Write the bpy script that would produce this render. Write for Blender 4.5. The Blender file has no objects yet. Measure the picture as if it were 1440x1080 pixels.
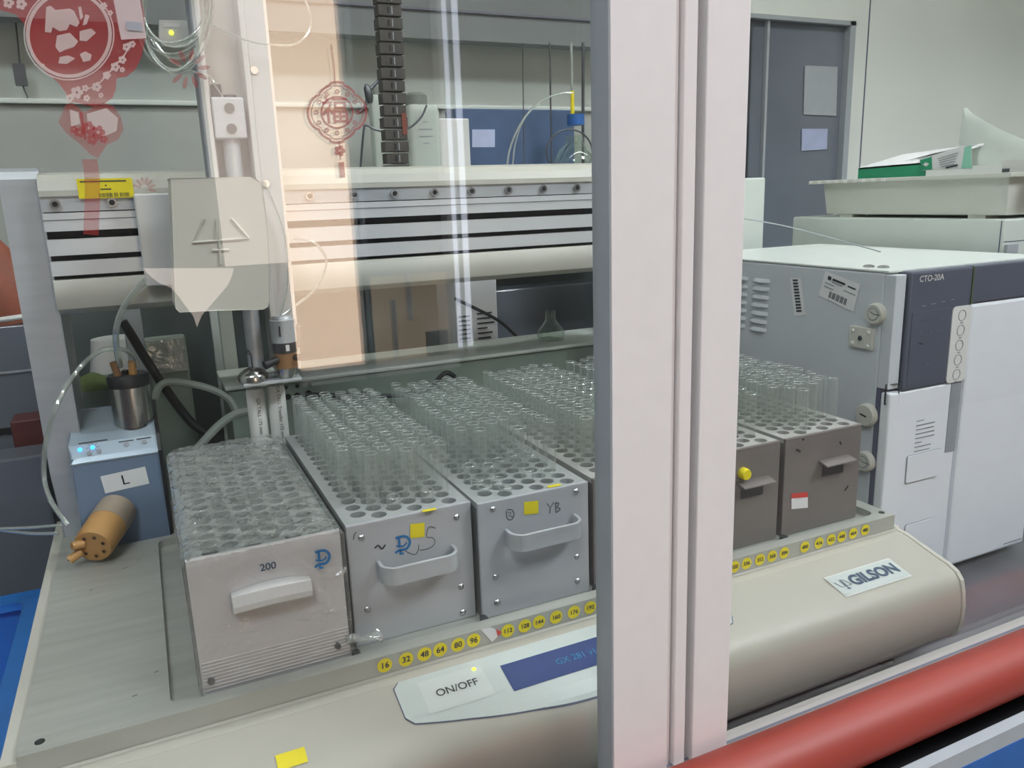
import bpy, bmesh, math, random
from mathutils import Vector, Matrix
random.seed(7)
S = bpy.context.scene
COL = S.collection

# ------------------------------------------------------------------ camera model (image 1440 x 1080)
F = 1112.0
YAW, PIT, ROL = 0.43102941, 0.23378974, -0.03510814
def _rows():
    c, s = math.cos, math.sin
    B = Matrix(((1,0,0),(0,0,-1),(0,1,0)))
    Rz = Matrix(((c(YAW),-s(YAW),0),(s(YAW),c(YAW),0),(0,0,1)))
    Rx = Matrix(((1,0,0),(0,c(PIT),-s(PIT)),(0,s(PIT),c(PIT))))
    Rr = Matrix(((c(ROL),-s(ROL),0),(s(ROL),c(ROL),0),(0,0,1)))
    return Rr @ Rx @ B @ Rz
M3 = _rows(); MT = M3.transposed()
def ray(u, v): return MT @ Vector(((u-720)/F, (v-540)/F, 1.0))
def ay(u, v, y): r = ray(u, v); return r*(y/r.y)
def az(u, v, z): r = ray(u, v); return r*(z/r.z)
def ax(u, v, x): r = ray(u, v); return r*(x/r.x)

# ------------------------------------------------------------------ materials
def lin(c):
    return tuple(((x/255)/12.92 if x/255 <= .04045 else ((x/255+.055)/1.055)**2.4) for x in c) + (1.0,)
def mat(name, rgb, rough=.5, metal=0.0, noise=.06, scale=30, bump=0.0, stretch=None, emit=None, spec=.5):
    m = bpy.data.materials.new(name); m.use_nodes = True
    nt = m.node_tree; b = nt.nodes['Principled BSDF']
    col = lin(rgb)
    b.inputs['Roughness'].default_value = rough; b.inputs['Metallic'].default_value = metal
    b.inputs['Specular IOR Level'].default_value = spec
    tc = nt.nodes.new('ShaderNodeTexCoord'); mp = nt.nodes.new('ShaderNodeMapping')
    nt.links.new(tc.outputs['Object'], mp.inputs['Vector'])
    if stretch: mp.inputs['Scale'].default_value = stretch
    nz = nt.nodes.new('ShaderNodeTexNoise'); nz.inputs['Scale'].default_value = scale; nz.inputs['Detail'].default_value = 3
    nt.links.new(mp.outputs[0], nz.inputs['Vector'])
    rp = nt.nodes.new('ShaderNodeValToRGB')
    rp.color_ramp.elements[0].position = .3; rp.color_ramp.elements[1].position = .7
    rp.color_ramp.elements[0].color = tuple(x*(1-noise) for x in col[:3])+(1,)
    rp.color_ramp.elements[1].color = tuple(min(1, x*(1+noise)) for x in col[:3])+(1,)
    nt.links.new(nz.outputs['Fac'], rp.inputs['Fac']); nt.links.new(rp.outputs['Color'], b.inputs['Base Color'])
    if bump:
        bp = nt.nodes.new('ShaderNodeBump'); bp.inputs['Strength'].default_value = bump; bp.inputs['Distance'].default_value = .002
        nt.links.new(nz.outputs['Fac'], bp.inputs['Height']); nt.links.new(bp.outputs['Normal'], b.inputs['Normal'])
    if emit:
        b.inputs['Emission Color'].default_value = col; b.inputs['Emission Strength'].default_value = emit
    return m
def glassy(name, tint=(252,253,252), f0=.04, power=5.0, top=.96, rough=0.0, bump=0.0, scale=60, milky=0.0, milkcol=(220,225,222)):
    """thin clear sheet: see-through plus an angle-dependent mirror coat (same on both faces)"""
    m = bpy.data.materials.new(name); m.use_nodes = True
    nt = m.node_tree; nt.nodes.clear()
    out = nt.nodes.new('ShaderNodeOutputMaterial'); tr = nt.nodes.new('ShaderNodeBsdfTransparent'); gl = nt.nodes.new('ShaderNodeBsdfGlossy')
    tr.inputs['Color'].default_value = lin(tint); gl.inputs['Roughness'].default_value = rough; gl.inputs['Color'].default_value = (1,1,1,1)
    lw = nt.nodes.new('ShaderNodeLayerWeight'); lw.inputs['Blend'].default_value = .5
    pw = nt.nodes.new('ShaderNodeMath'); pw.operation = 'POWER'; pw.inputs[1].default_value = power
    ml = nt.nodes.new('ShaderNodeMath'); ml.operation = 'MULTIPLY_ADD'; ml.inputs[1].default_value = top; ml.inputs[2].default_value = f0
    nt.links.new(lw.outputs['Facing'], pw.inputs[0]); nt.links.new(pw.outputs[0], ml.inputs[0])
    mx = nt.nodes.new('ShaderNodeMixShader'); nt.links.new(ml.outputs[0], mx.inputs[0])
    base = tr.outputs[0]
    if milky:
        df = nt.nodes.new('ShaderNodeBsdfDiffuse'); df.inputs['Color'].default_value = lin(milkcol)
        m2 = nt.nodes.new('ShaderNodeMixShader'); m2.inputs[0].default_value = milky
        nt.links.new(tr.outputs[0], m2.inputs[1]); nt.links.new(df.outputs[0], m2.inputs[2]); base = m2.outputs[0]
    nt.links.new(base, mx.inputs[1]); nt.links.new(gl.outputs[0], mx.inputs[2])
    if bump:
        tc = nt.nodes.new('ShaderNodeTexCoord'); nz = nt.nodes.new('ShaderNodeTexNoise')
        nz.inputs['Scale'].default_value = scale; nz.inputs['Detail'].default_value = 4; nz.inputs['Distortion'].default_value = 1.5
        nt.links.new(tc.outputs['Object'], nz.inputs['Vector'])
        bp = nt.nodes.new('ShaderNodeBump'); bp.inputs['Strength'].default_value = bump; bp.inputs['Distance'].default_value = .01
        nt.links.new(nz.outputs['Fac'], bp.inputs['Height']); nt.links.new(bp.outputs['Normal'], gl.inputs['Normal']); nt.links.new(bp.outputs['Normal'], lw.inputs['Normal'])
    nt.links.new(mx.outputs[0], out.inputs['Surface'])
    return m
def film(name, rgb, alpha):
    m = bpy.data.materials.new(name); m.use_nodes = True
    nt = m.node_tree; nt.nodes.clear()
    out = nt.nodes.new('ShaderNodeOutputMaterial'); tr = nt.nodes.new('ShaderNodeBsdfTransparent'); df = nt.nodes.new('ShaderNodeBsdfDiffuse')
    tc = nt.nodes.new('ShaderNodeTexCoord'); nz = nt.nodes.new('ShaderNodeTexNoise'); nz.inputs['Scale'].default_value = 40
    nt.links.new(tc.outputs['Object'], nz.inputs['Vector'])
    mr = nt.nodes.new('ShaderNodeMapRange'); mr.inputs[3].default_value = max(0, alpha-.06); mr.inputs[4].default_value = min(1, alpha+.06)
    nt.links.new(nz.outputs['Fac'], mr.inputs[0])
    df.inputs['Color'].default_value = lin(rgb)
    mx = nt.nodes.new('ShaderNodeMixShader'); nt.links.new(mr.outputs[0], mx.inputs[0])
    nt.links.new(tr.outputs[0], mx.inputs[1]); nt.links.new(df.outputs[0], mx.inputs[2]); nt.links.new(mx.outputs[0], out.inputs['Surface'])
    return m
def emitter(name, rgb, strength, var=.12, scale=3):
    m = bpy.data.materials.new(name); m.use_nodes = True
    nt = m.node_tree; nt.nodes.clear()
    out = nt.nodes.new('ShaderNodeOutputMaterial'); em = nt.nodes.new('ShaderNodeEmission')
    em.inputs['Color'].default_value = lin(rgb)
    tc = nt.nodes.new('ShaderNodeTexCoord'); nz = nt.nodes.new('ShaderNodeTexNoise'); nz.inputs['Scale'].default_value = scale
    nt.links.new(tc.outputs['Object'], nz.inputs['Vector'])
    mr = nt.nodes.new('ShaderNodeMapRange'); mr.inputs[3].default_value = strength*(1-var); mr.inputs[4].default_value = strength*(1+var)
    nt.links.new(nz.outputs['Fac'], mr.inputs[0]); nt.links.new(mr.outputs[0], em.inputs['Strength'])
    nt.links.new(em.outputs[0], out.inputs['Surface'])
    return m

K = {}
K['bench'] = mat('dark worktop', (92,90,95), .35, noise=.15, scale=12)
K['back'] = mat('pale back wall', (214,219,212), .6, noise=.03, scale=4)
K['backlow'] = mat('grey board', (172,174,168), .45, noise=.08, scale=6)
K['rightwall'] = mat('pale right wall', (230,234,227), .55, noise=.03, scale=4)
K['valance'] = mat('grey baffle', (118,122,122), .5, noise=.05, scale=8)
K['darkglass'] = mat('dark glazing', (112,118,128), .15, noise=.1, scale=5)
K['frame'] = mat('white powder coat', (226,220,217), .45, noise=.015, scale=60)
K['sill'] = mat('worn sill aluminium', (178,172,166), .5, .1, noise=.05, scale=20, stretch=(.1,1,1))
K['framegrey'] = mat('grey sash return', (168,174,178), .45, noise=.03, scale=40)
K['slit'] = mat('brush seal', (112,112,122), .8)
K['red'] = mat('red rail', (150,58,46), .5, noise=.10, scale=14, stretch=(.3,3,3))
K['black'] = mat('black plastic', (30,31,34), .45)
K['darkgap'] = mat('dark void', (22,20,24), .7)
K['alu'] = mat('brushed aluminium', (196,200,204), .42, .35, noise=.06, scale=90, stretch=(.15,1,1))
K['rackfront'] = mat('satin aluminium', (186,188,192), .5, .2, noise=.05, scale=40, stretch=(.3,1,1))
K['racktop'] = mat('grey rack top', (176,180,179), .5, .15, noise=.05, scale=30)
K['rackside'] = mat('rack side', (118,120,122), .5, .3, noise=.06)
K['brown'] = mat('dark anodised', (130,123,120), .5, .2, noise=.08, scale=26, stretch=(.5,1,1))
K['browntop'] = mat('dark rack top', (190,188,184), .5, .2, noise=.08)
K['bed'] = mat('worn bed plate', (184,185,177), .42, .25, noise=.09, scale=38, stretch=(.25,2.2,1))
K['cream'] = mat('cream paint', (186,182,170), .42, noise=.02, scale=20)
K['creamdark'] = mat('cream end cap', (202,199,188), .4, noise=.02)
K['panel'] = mat('membrane panel', (204,212,208), .35, noise=.02)
K['key'] = mat('membrane key', (214,220,216), .3, noise=.02)
K['ink'] = mat('dark ink', (52,54,60), .6)
K['pen'] = mat('black pen', (40,40,46), .7)
K['yellow'] = mat('yellow sticker', (240,222,30), .5, noise=.06)
K['white'] = mat('white plastic', (228,228,224), .4, noise=.02)
K['paper'] = mat('white paper', (232,232,232), .7, noise=.03)
K['blue'] = mat('blue crate plastic', (28,120,205), .35, noise=.06)
K['bluecap'] = mat('blue cap', (40,98,170), .4)
K['bluebox'] = mat('blue carton', (70,92,126), .45, noise=.08)
K['logo'] = mat('blue logo', (36,116,176), .5)
K['navy'] = mat('navy lettering', (66,84,108), .5)
K['steel'] = mat('steel', (188,186,182), .22, 1.0, noise=.05, scale=70, stretch=(3,3,.2))
K['screw'] = mat('screw steel', (190,190,192), .25, .9)
K['darksteel'] = mat('dark steel', (96,98,102), .35, .8)
K['beam'] = mat('beam extrusion white', (222,224,226), .35, .25, noise=.03, scale=60, stretch=(.1,1,1))
K['beamcover'] = mat('beam cover', (198,197,186), .42, noise=.02)
K['head'] = mat('head cover', (206,203,192), .45, noise=.02)
K['tower'] = mat('tower sheet', (214,213,210), .4, .1, noise=.02)
K['pumpfront'] = mat('pump front', (118,136,160), .4, noise=.05, scale=16)
K['pumptop'] = mat('pump top', (164,180,192), .33, .2, noise=.04)
K['tan'] = mat('tan peek', (196,150,92), .45, noise=.08)
K['tandark'] = mat('tan fitting', (150,112,76), .5)
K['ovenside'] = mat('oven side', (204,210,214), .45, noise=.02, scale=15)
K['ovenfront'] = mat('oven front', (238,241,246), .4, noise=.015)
K['oventop'] = mat('oven top', (222,227,222), .4, noise=.02)
K['ovenpanel'] = mat('oven display', (92,96,110), .28, noise=.05, scale=10)
K['seam'] = mat('seam line', (96,98,118), .6)
K['greyline'] = mat('grey print', (150,154,160), .6)
K['chain'] = mat('cable carrier', (66,62,58), .6, noise=.25, scale=60)
K['rust'] = mat('reddish clip', (120,62,48), .6)
K['hose'] = mat('grey hose', (150,158,150), .5)
K['cable'] = mat('black cable', (34,38,38), .5)
K['mint'] = mat('mint print', (150,214,190), .5)
K['green'] = mat('green print', (40,156,112), .5)
K['lime'] = mat('green cloth', (96,112,62), .8)
K['redprint'] = mat('red print', (214,72,66), .5)
K['orange'] = mat('orange bag', (150,84,62), .6, noise=.15)
K['redbox'] = mat('dark red box', (92,44,42), .5)
K['tray'] = mat('grey tray', (206,206,196), .45, noise=.02)
K['cabinet'] = mat('pale cabinet', (212,219,212), .45, noise=.02)
K['carboy'] = mat('carboy plastic', (182,190,182), .45, noise=.03)
K['carboycap'] = mat('carboy cap', (126,130,124), .5)
K['chassis'] = mat('green grey chassis', (134,146,136), .45, noise=.05)
K['bag'] = mat('white bag', (214,222,214), .5)
K['roomwall'] = mat('room wall', (150,142,132), .7, noise=.04)
K['floor'] = mat('room floor', (120,118,112), .5, noise=.08)
K['pole'] = mat('white pole', (240,240,240), .5)
K['led'] = emitter('blue led', (40,150,255), 6, 0)
K['yled'] = emitter('green led', (230,240,60), 3, 0)
K['lcd'] = mat('lcd', (38,58,110), .3, noise=.05, emit=.25)
K['lcdtext'] = emitter('lcd text', (90,170,220), .55, 0)
K['lamp'] = emitter('lamp tube', (248,252,252), 30, 0)
K['pane'] = glassy('sash glass', f0=.045)
K['tube'] = glassy('test tube glass', tint=(253,254,253), f0=.03, power=2.6, top=.80, rough=.06, milky=.13, milkcol=(206,213,208))
K['rim'] = glassy('tube rim', tint=(245,250,248), f0=.22, power=1.5, top=.6, rough=.2, milky=.4, milkcol=(200,208,203))
K['bottleglass'] = glassy('bottle glass', tint=(238,246,240), f0=.06, power=2.2, top=.8)
K['hosec'] = glassy('clear tubing', tint=(232,238,230), f0=.14, power=1.6, top=.7, rough=.15, milky=.32)
K['wrap'] = glassy('cling wrap', tint=(248,250,248), f0=.11, power=2.0, top=.7, rough=.07, bump=.8, scale=20, milky=.24, milkcol=(205,210,206))
K['wrapfront'] = glassy('cling wrap taut', tint=(250,250,250), f0=.07, power=2.5, top=.6, rough=.12, bump=.9, scale=30, milky=.12, milkcol=(215,213,213))
K['redfilm'] = film('red reflection film', (172,52,56), .55)  # see-through red that paints the reflected paper cuts
K['redfilm2'] = film('pale red film', (166,64,62), .42)
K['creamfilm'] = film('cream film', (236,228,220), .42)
K['clearwhite'] = film('translucent label', (236,226,224), .5)

# ------------------------------------------------------------------ mesh builder
class MB:
    def __init__(s): s.v=[]; s.f=[]; s.m=[]; s.sm=[]; s.mats=[]
    def mi(s, k):
        if k not in s.mats: s.mats.append(k)
        return s.mats.index(k)
    def add(s, vs, fs, k, smooth=False):
        o=len(s.v); i=s.mi(k); s.v += [Vector(p) for p in vs]
        for f in fs: s.f.append([a+o for a in f]); s.m.append(i); s.sm.append(smooth)
        return s
    def box(s, x0,x1,y0,y1,z0,z1,k, mtx=None):
        vs=[Vector((x,y,z)) for z in (z0,z1) for y in (y0,y1) for x in (x0,x1)]
        if mtx: vs=[mtx@v for v in vs]
        return s.add(vs,[(0,2,3,1),(4,5,7,6),(0,1,5,4),(2,6,7,3),(0,4,6,2),(1,3,7,5)],k)
    def quad(s, a,b,c,d,k): return s.add([a,b,c,d],[(0,1,2,3)],k)
    def poly(s, pts,k):
        pts=[Vector(p) for p in pts]
        from mathutils.geometry import tessellate_polygon
        return s.add(pts,[tuple(t) for t in tessellate_polygon([pts])],k)
    def rings(s, rings, k, closed=True, cap0=True, cap1=True, smooth=True):
        n=len(rings[0]); vs=[p for r in rings for p in r]; fs=[]
        for i in range(len(rings)-1):
            for j in range(n if closed else n-1):
                j2=(j+1)%n; fs.append((i*n+j,i*n+j2,(i+1)*n+j2,(i+1)*n+j))
        s.add(vs,fs,k,smooth)
        if cap0: s.add(rings[0],[tuple(range(n))[::-1]],k)
        if cap1: s.add(rings[-1],[tuple(range(n))],k)
        return s
    def cyl(s, p0,p1,r0,r1=None,k='steel',n=20,cap0=True,cap1=True):
        return s.lathe(p0,p1,[(0,r0),(1,r0 if r1 is None else r1)],k,n,cap0,cap1)
    def lathe(s, p0,p1,prof,k,n=20,cap0=True,cap1=True,smooth=True):
        p0=Vector(p0); p1=Vector(p1); d=p1-p0; q=d.normalized().to_track_quat('Z','Y')
        rs=[[p0+d*t+q@Vector((math.cos(2*math.pi*j/n)*r,math.sin(2*math.pi*j/n)*r,0)) for j in range(n)] for t,r in prof]
        return s.rings(rs,k,True,cap0,cap1,smooth)
    def tube(s, pts, r, k, n=8, sub=6, closed=False):
        pts=[Vector(p) for p in pts]
        if sub and len(pts)>2: pts=spline(pts,sub,closed)
        rs=[]; up=Vector((0,0,1)); N=len(pts)
        prev=None
        for i,p in enumerate(pts):
            if closed: t=(pts[(i+1)%N]-pts[i-1])
            else: t=(pts[min(i+1,N-1)]-pts[max(i-1,0)])
            t=t.normalized() if t.length>1e-9 else Vector((0,0,1))
            if prev is None:
                a=t.cross(up if abs(t.z)<.9 else Vector((1,0,0))).normalized()
            else:
                a=(prev-t*prev.dot(t)); a=a.normalized() if a.length>1e-6 else t.orthogonal().normalized()
            prev=a; b=t.cross(a)
            rs.append([p+(a*math.cos(2*math.pi*j/n)+b*math.sin(2*math.pi*j/n))*r for j in range(n)])
        if closed: rs.append(rs[0])
        return s.rings(rs,k,True,not closed,not closed,True)
    def prism(s, pts, d, k, smooth=False):
        pts=[Vector(p) for p in pts]; d=Vector(d); n=len(pts)
        from mathutils.geometry import tessellate_polygon
        T=[tuple(t) for t in tessellate_polygon([pts])]
        q=[p+d for p in pts]
        s.add(pts+q,[(j,(j+1)%n,(j+1)%n+n,j+n) for j in range(n)],k,smooth)
        s.add(pts,T,k); s.add(q,[t[::-1] for t in T],k)
        return s
    def holed(s, outer, holes, z0, z1, k, kwall=None):
        """flat plate outline (x,y) with holes between z0 < z1"""
        bm=bmesh.new(); loops=[outer]+holes; edges=[]
        for L in loops:
            vs=[bm.verts.new((p[0],p[1],z1)) for p in L]
            for i in range(len(vs)): edges.append(bm.edges.new((vs[i],vs[(i+1)%len(vs)])))
        bmesh.ops.triangle_fill(bm,use_beauty=True,use_dissolve=False,edges=edges)
        bm.verts.index_update()
        vs=[v.co.copy() for v in bm.verts]; fs=[[v.index for v in f.verts] for f in bm.faces]; bm.free()
        fs=[f if (vs[f[1]]-vs[f[0]]).cross(vs[f[2]]-vs[f[0]]).z>0 else f[::-1] for f in fs]
        s.add(vs,fs,k); s.add([Vector((v.x,v.y,z0)) for v in vs],[f[::-1] for f in fs],k)
        for L in loops:
            n=len(L); w=[Vector((p[0],p[1],z)) for z in (z0,z1) for p in L]
            s.add(w,[(j,(j+1)%n,(j+1)%n+n,j+n) for j in range(n)],kwall or k,True if n>8 else False)
        return s
    def ribbon(s, pts, w, nrm, k, sub=0):
        """flat stroke of width w along pts, lying across the normal nrm"""
        pts=[Vector(p) for p in pts]
        if sub and len(pts)>2: pts=spline(pts,sub)
        nrm=Vector(nrm); L=[];R=[]
        for i,p in enumerate(pts):
            t=(pts[min(i+1,len(pts)-1)]-pts[max(i-1,0)]).normalized(); a=t.cross(nrm).normalized()*w/2
            L.append(p+a); R.append(p-a)
        n=len(pts)
        return s.add(L+R,[(i,i+1,n+i+1,n+i) for i in range(n-1)],k)
    def text(s, txt, origin, xdir, ydir, size, k, depth=0.0, align='CENTER', shear=0, bold=0):
        cu=bpy.data.curves.new('t','FONT'); cu.body=txt; cu.size=1; cu.align_x=align; cu.align_y='CENTER'; cu.shear=shear; cu.offset=bold; cu.resolution_u=4
        o=bpy.data.objects.new('t',cu); COL.objects.link(o)
        dg=bpy.context.evaluated_depsgraph_get(); dg.update()
        me=bpy.data.meshes.new_from_object(o.evaluated_get(dg))
        X=Vector(xdir).normalized()*size; Y=Vector(ydir).normalized()*size
        vs=[Vector(origin)+X*v.co.x+Y*v.co.y for v in me.vertices]; fs=[list(p.vertices) for p in me.polygons]
        s.add(vs,fs,k)
        bpy.data.objects.remove(o); bpy.data.curves.remove(cu); bpy.data.meshes.remove(me)
        return s
    def build(s, name, parent=None, base=None, bevel=0, seg=2):
        me=bpy.data.meshes.new(name)
        org=Vector((0,0,0))
        o=bpy.data.objects.new(name,me)
        if parent is not None:
            r=parent
            while r.parent: r=r.parent
            org=Vector(r.location); o.parent=parent
        elif base is not None:
            org=Vector(base); o.location=org
        me.from_pydata([v-org for v in s.v],[],s.f)
        for k in s.mats: me.materials.append(K[k])
        me.polygons.foreach_set('material_index',s.m); me.polygons.foreach_set('use_smooth',s.sm); me.update()
        if any(s.sm) and not all(s.sm): me.set_sharp_from_angle(angle=math.radians(40))
        COL.objects.link(o)
        if bevel:
            bm=bmesh.new(); bm.from_mesh(me); bmesh.ops.remove_doubles(bm,verts=bm.verts,dist=1e-6); bm.to_mesh(me); bm.free()
            b=o.modifiers.new('soft edge','BEVEL'); b.width=bevel; b.segments=seg; b.limit_method='ANGLE'; b.angle_limit=math.radians(50)
        return o
def spline(pts, sub, closed=False):
    out=[]; n=len(pts)
    for i in range(n if closed else n-1):
        p0=pts[i-1] if (closed or i>0) else pts[0]; p1=pts[i]; p2=pts[(i+1)%n]; p3=pts[(i+2)%n] if (closed or i+2<n) else pts[-1]
        for j in range(sub):
            t=j/sub
            out.append(.5*((2*p1)+(p2-p0)*t+(2*p0-5*p1+4*p2-p3)*t*t+(3*p1-p0-3*p2+p3)*t**3))
    if not closed: out.append(pts[-1])
    return out
def circle(cx,cy,r,n=16,ph=0): return [(cx+r*math.cos(2*math.pi*i/n+ph),cy+r*math.sin(2*math.pi*i/n+ph)) for i in range(n)]
def rrect(x0,x1,y0,y1,r,n=5):
    P=[]
    for cx,cy,a in ((x1-r,y1-r,0),(x0+r,y1-r,90),(x0+r,y0+r,180),(x1-r,y0+r,270)):
        for i in range(n+1):
            t=math.radians(a+90*i/n); P.append((cx+r*math.cos(t),cy+r*math.sin(t)))
    return P
def thing(name,label,cat,base,group=None):
    o=bpy.data.objects.new(name,None); COL.objects.link(o); o.location=base; o.empty_display_size=.02
    o['label']=label; o['category']=cat
    if group: o['group']=group
    return o
def tag(o,label,cat,group=None):
    o['label']=label; o['category']=cat
    if group: o['group']=group
    return o
def struct(name,mb,bevel=0):
    o=mb.build(name,bevel=bevel); o['kind']='structure'; return o

ZB=-.53            # worktop
UX=Vector((1,0,0)); UZ=Vector((0,0,1)); UY=Vector((0,1,0)); FN=Vector((0,-1,0))

# ================================================================== the setting
struct('worktop', MB().box(-1.0,2.66,.447,1.60,ZB-.04,ZB,'bench'))
struct('wall_back', MB().box(-1.0,2.66,1.56,1.60,ZB,1.0,'back'))
K['shadeband']=mat('dark splash panel',(88,98,96),.3,noise=.1,scale=6)  # dark tone paints the shade on the wall below the gantry
struct('wall_back_lower', MB().box(-1.0,1.02,1.53,1.56,-.06,.168,'backlow').box(-1.0,1.02,1.53,1.56,ZB,-.06,'shadeband').box(-1.0,1.02,1.52,1.56,.168,.176,'cabinet'), bevel=.002)
b=MB().box(-1.0,1.10,1.46,1.50,.283,1.0,'valance').box(-1.0,1.10,1.455,1.46,.33,.334,'slit')
struct('trim_1', b)
struct('wall_right', MB().box(2.60,2.66,.45,1.56,ZB,1.0,'rightwall'))
struct('wall_left', MB().box(-1.0,-.96,.45,1.56,ZB,1.0,'back'))
struct('ceiling', MB().box(-1.0,2.66,.45,1.60,1.0,1.04,'back'))
# back wall right of the baffle: pale sheet with a tall dark glazed panel
b=MB().box(1.02,1.30,1.54,1.56,ZB,1.0,'rightwall').box(1.668,2.60,1.54,1.56,ZB,1.0,'rightwall').box(1.30,1.668,1.54,1.56,.387,1.0,'rightwall')
b.box(1.7195,1.722,1.538,1.54,ZB,1.0,'seam')
struct('wall_back_right', b)
b=MB().box(1.30,1.668,1.548,1.556,ZB,.387,'darkglass')
o=struct('window_1', b)
f=MB().box(1.30,1.668,1.530,1.548,.377,.387,'framegrey').box(1.650,1.668,1.530,1.548,ZB,.387,'framegrey').box(1.395,1.402,1.538,1.548,ZB,.380,'framegrey').box(1.345,1.350,1.538,1.548,ZB,.380,'darksteel')
f.build('frame',o)
# front frame of the hood: bottom track, sash stiles, panes
b=MB().box(-1.0,2.66,.424,.447,ZB,-.437,'sill').box(-1.0,2.66,.434,.4365,-.437,-.4365,'slit')
struct('trim_2', b)
b=MB().box(.270,.3175,.430,.452,-.437,1.0,'frame').box(.3175,.3245,.437,.452,-.437,1.0,'frame').box(.3245,.3262,.440,.450,-.437,1.0,'slit')
o=struct('trim_3', b)
MB().box(.2692,.270,.4315,.452,-.437,1.0,'framegrey').build('side_return',o)
b=MB().box(.3262,.3365,.433,.452,-.437,1.0,'frame').box(.3365,.3415,.441,.452,-.437,1.0,'framegrey').box(.3415,.3758,.430,.452,-.437,1.0,'frame')
struct('trim_4', b, bevel=.0008)
struct('trim_5', MB().box(-1.0,2.66,.424,.452,.92,1.0,'frame'))
o=struct('window_2', MB().box(-.96,.270,.4465,.4505,-.437,.92,'pane'))
o=struct('window_3', MB().box(.3758,2.60,.4415,.4455,-.437,.92,'pane'))
# red bumper rail in front of the track and the dark channel below it
rail=MB()
rail.tube([(-1.0,.404,-.4435),(2.66,.404,-.4435)],.0255,'red',n=32,sub=0)
tag(rail.build('bumper_rail',base=(.4,.404,-.469)),'glossy red round rail running along the front below the sash','rail')
b=MB().box(-1.0,2.66,.362,.372,-.60,-.462,'framegrey').box(-1.0,2.66,.372,.447,-.62,-.50,'darkgap').box(-1.0,2.66,.3615,.362,-.60,-.478,'bluecap')
struct('trim_6', b)
struct('wall_base', MB().box(-1.0,2.66,.375,1.60,-1.33,-.62,'darkgap'))

# ================================================================== liquid handler
LH=thing('liquid_handler','wide cream and grey liquid handling robot with overhead gantry carrying the tube racks','lab robot',(.32,.60,ZB))
X0,X1=-.126,.765
prof=[(.602,-.397),(.5995,-.398),(.5985,-.3995),(.590,-.4005),(.5885,-.4015),(.587,-.4008),(.551,-.4105),(.532,-.4150),(.522,-.4195),(.5155,-.4275),(.512,-.440),(.510,-.456),(.5105,-.472),(.513,-.486),(.5175,-.495),(.526,-.500)]
def profz(y):
    for (y0,z0),(y1,z1) in zip(prof,prof[1:]):
        if y1<=y<=y0 and y0>y1: return z0+(z1-z0)*(y-y0)/(y1-y0)
    return prof[-1][1]
b=MB()
full=prof+[(1.10,-.500),(1.10,-.397)]
b.rings([[Vector((x,y,z)) for y,z in full] for x in (X0,.768)],'cream',True,True,True,True)
base_o=b.build('base_cover',LH)
cap=[(y-(.0015 if y<.58 else 0),z+(.0012 if z>-.45 else -.001)) for y,z in full]
MB().rings([[Vector((x,y,z)) for y,z in cap] for x in (.768,.774)],'creamdark',True,True,True,False).build('end_cap',LH,bevel=.001)
MB().rings([[Vector((x,y,z)) for y,z in cap] for x in (-.137,X0)],'creamdark',True,True,True,False).build('end_cap',LH,bevel=.001)
b=MB().prism([Vector((-.137,y,z)) for y,z in ((.60,-.384),(1.10,-.384),(1.10,-.40),(.60,-.40))],(.011,0,0),'creamdark'); b.build('side_strip',LH,bevel=.003)
for fx in (-.08,.71):
    for fy in (.56,1.05): MB().cyl((fx,fy,ZB),(fx,fy,-.499),.014,.012,'black').build('foot',LH)
# bed plate with the rack recess and the pump recess
b=MB()
b.box(X0,X1,.600,1.10,-.397,-.3885,'bed')
b.holed([(X0,.600),(X1,.600),(X1,1.10),(X0,1.10)],[rrect(-.0225,.748,.6135,.962,.010),rrect(-.100,-.004,.972,1.092,.008)],-.3885,-.380,'bed')
for hx,hy in ((-.112,.612),(.757,.612),(-.112,.955)): b.cyl((hx,hy,-.3799),(hx,hy,-.3796),.0036,k='black',n=14)
for sx,sy,l in ((-.05,.64,.004),(-.033,.668,.003),(-.06,.90,.006),(-.045,.915,.003),(-.09,.86,.003),(-.027,.93,.002),(-.072,.935,.004)):
    b.ribbon([(sx,sy,-.3797),(sx+l,sy+.001,-.3797)],.0012,UZ,'darksteel')
bed=b.build('bed_plate',LH)
# slot bosses between racks on the recess floor
for i,x in enumerate((.1275,.249,.371,.4925,.6165)):
    b=MB(); b.prism([(px,py,-.3885) for px,py in rrect(x-.0032,x+.0032,.615,.628,.003)],(0,0,.0055),'darksteel'); b.build('locating_rib',bed)
stick=[(16,541,935),(32,571,926),(48,597,919),(64,619,912),(80,644,905),(96,666,898),(112,714,885),(128,738,880),(144,758,873),(160,782,866),(176,807,859),(192,830,852),(320,1033,796),(336,1050,790),(352,1069,784),(368,1086,779),(384,1103,775),(400,1132,766),(416,1152,761),(432,1169,757),(448,1184,752),(464,1200,748),(480,1217,743)]
for n,u,v in stick:
    p=ay(u,v,.5993); p.z=-.3885
    b=MB(); b.add([(p.x+.0066*math.cos(2*math.pi*i/24),.5993,p.z+.0066*math.sin(2*math.pi*i/24)) for i in range(24)],[tuple(range(24))],'yellow')
    b.text(str(n),(p.x,.5989,p.z),UX,UZ,.0076 if n<100 else .0060,'ink',bold=.02)
    b.build('number_sticker',bed)
b=MB(); p=[ay(u,v,.5990) for u,v in ((676,885),(690,882),(706,889),(692,903))]; b.add(p,[(0,1,2,3)],'paper'); q=[ay(u,v,.5988) for u,v in ((697,884),(706,889),(700,895))]; b.add(q,[(0,1,2)],'redprint')
b.build('torn_tape',bed)
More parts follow.
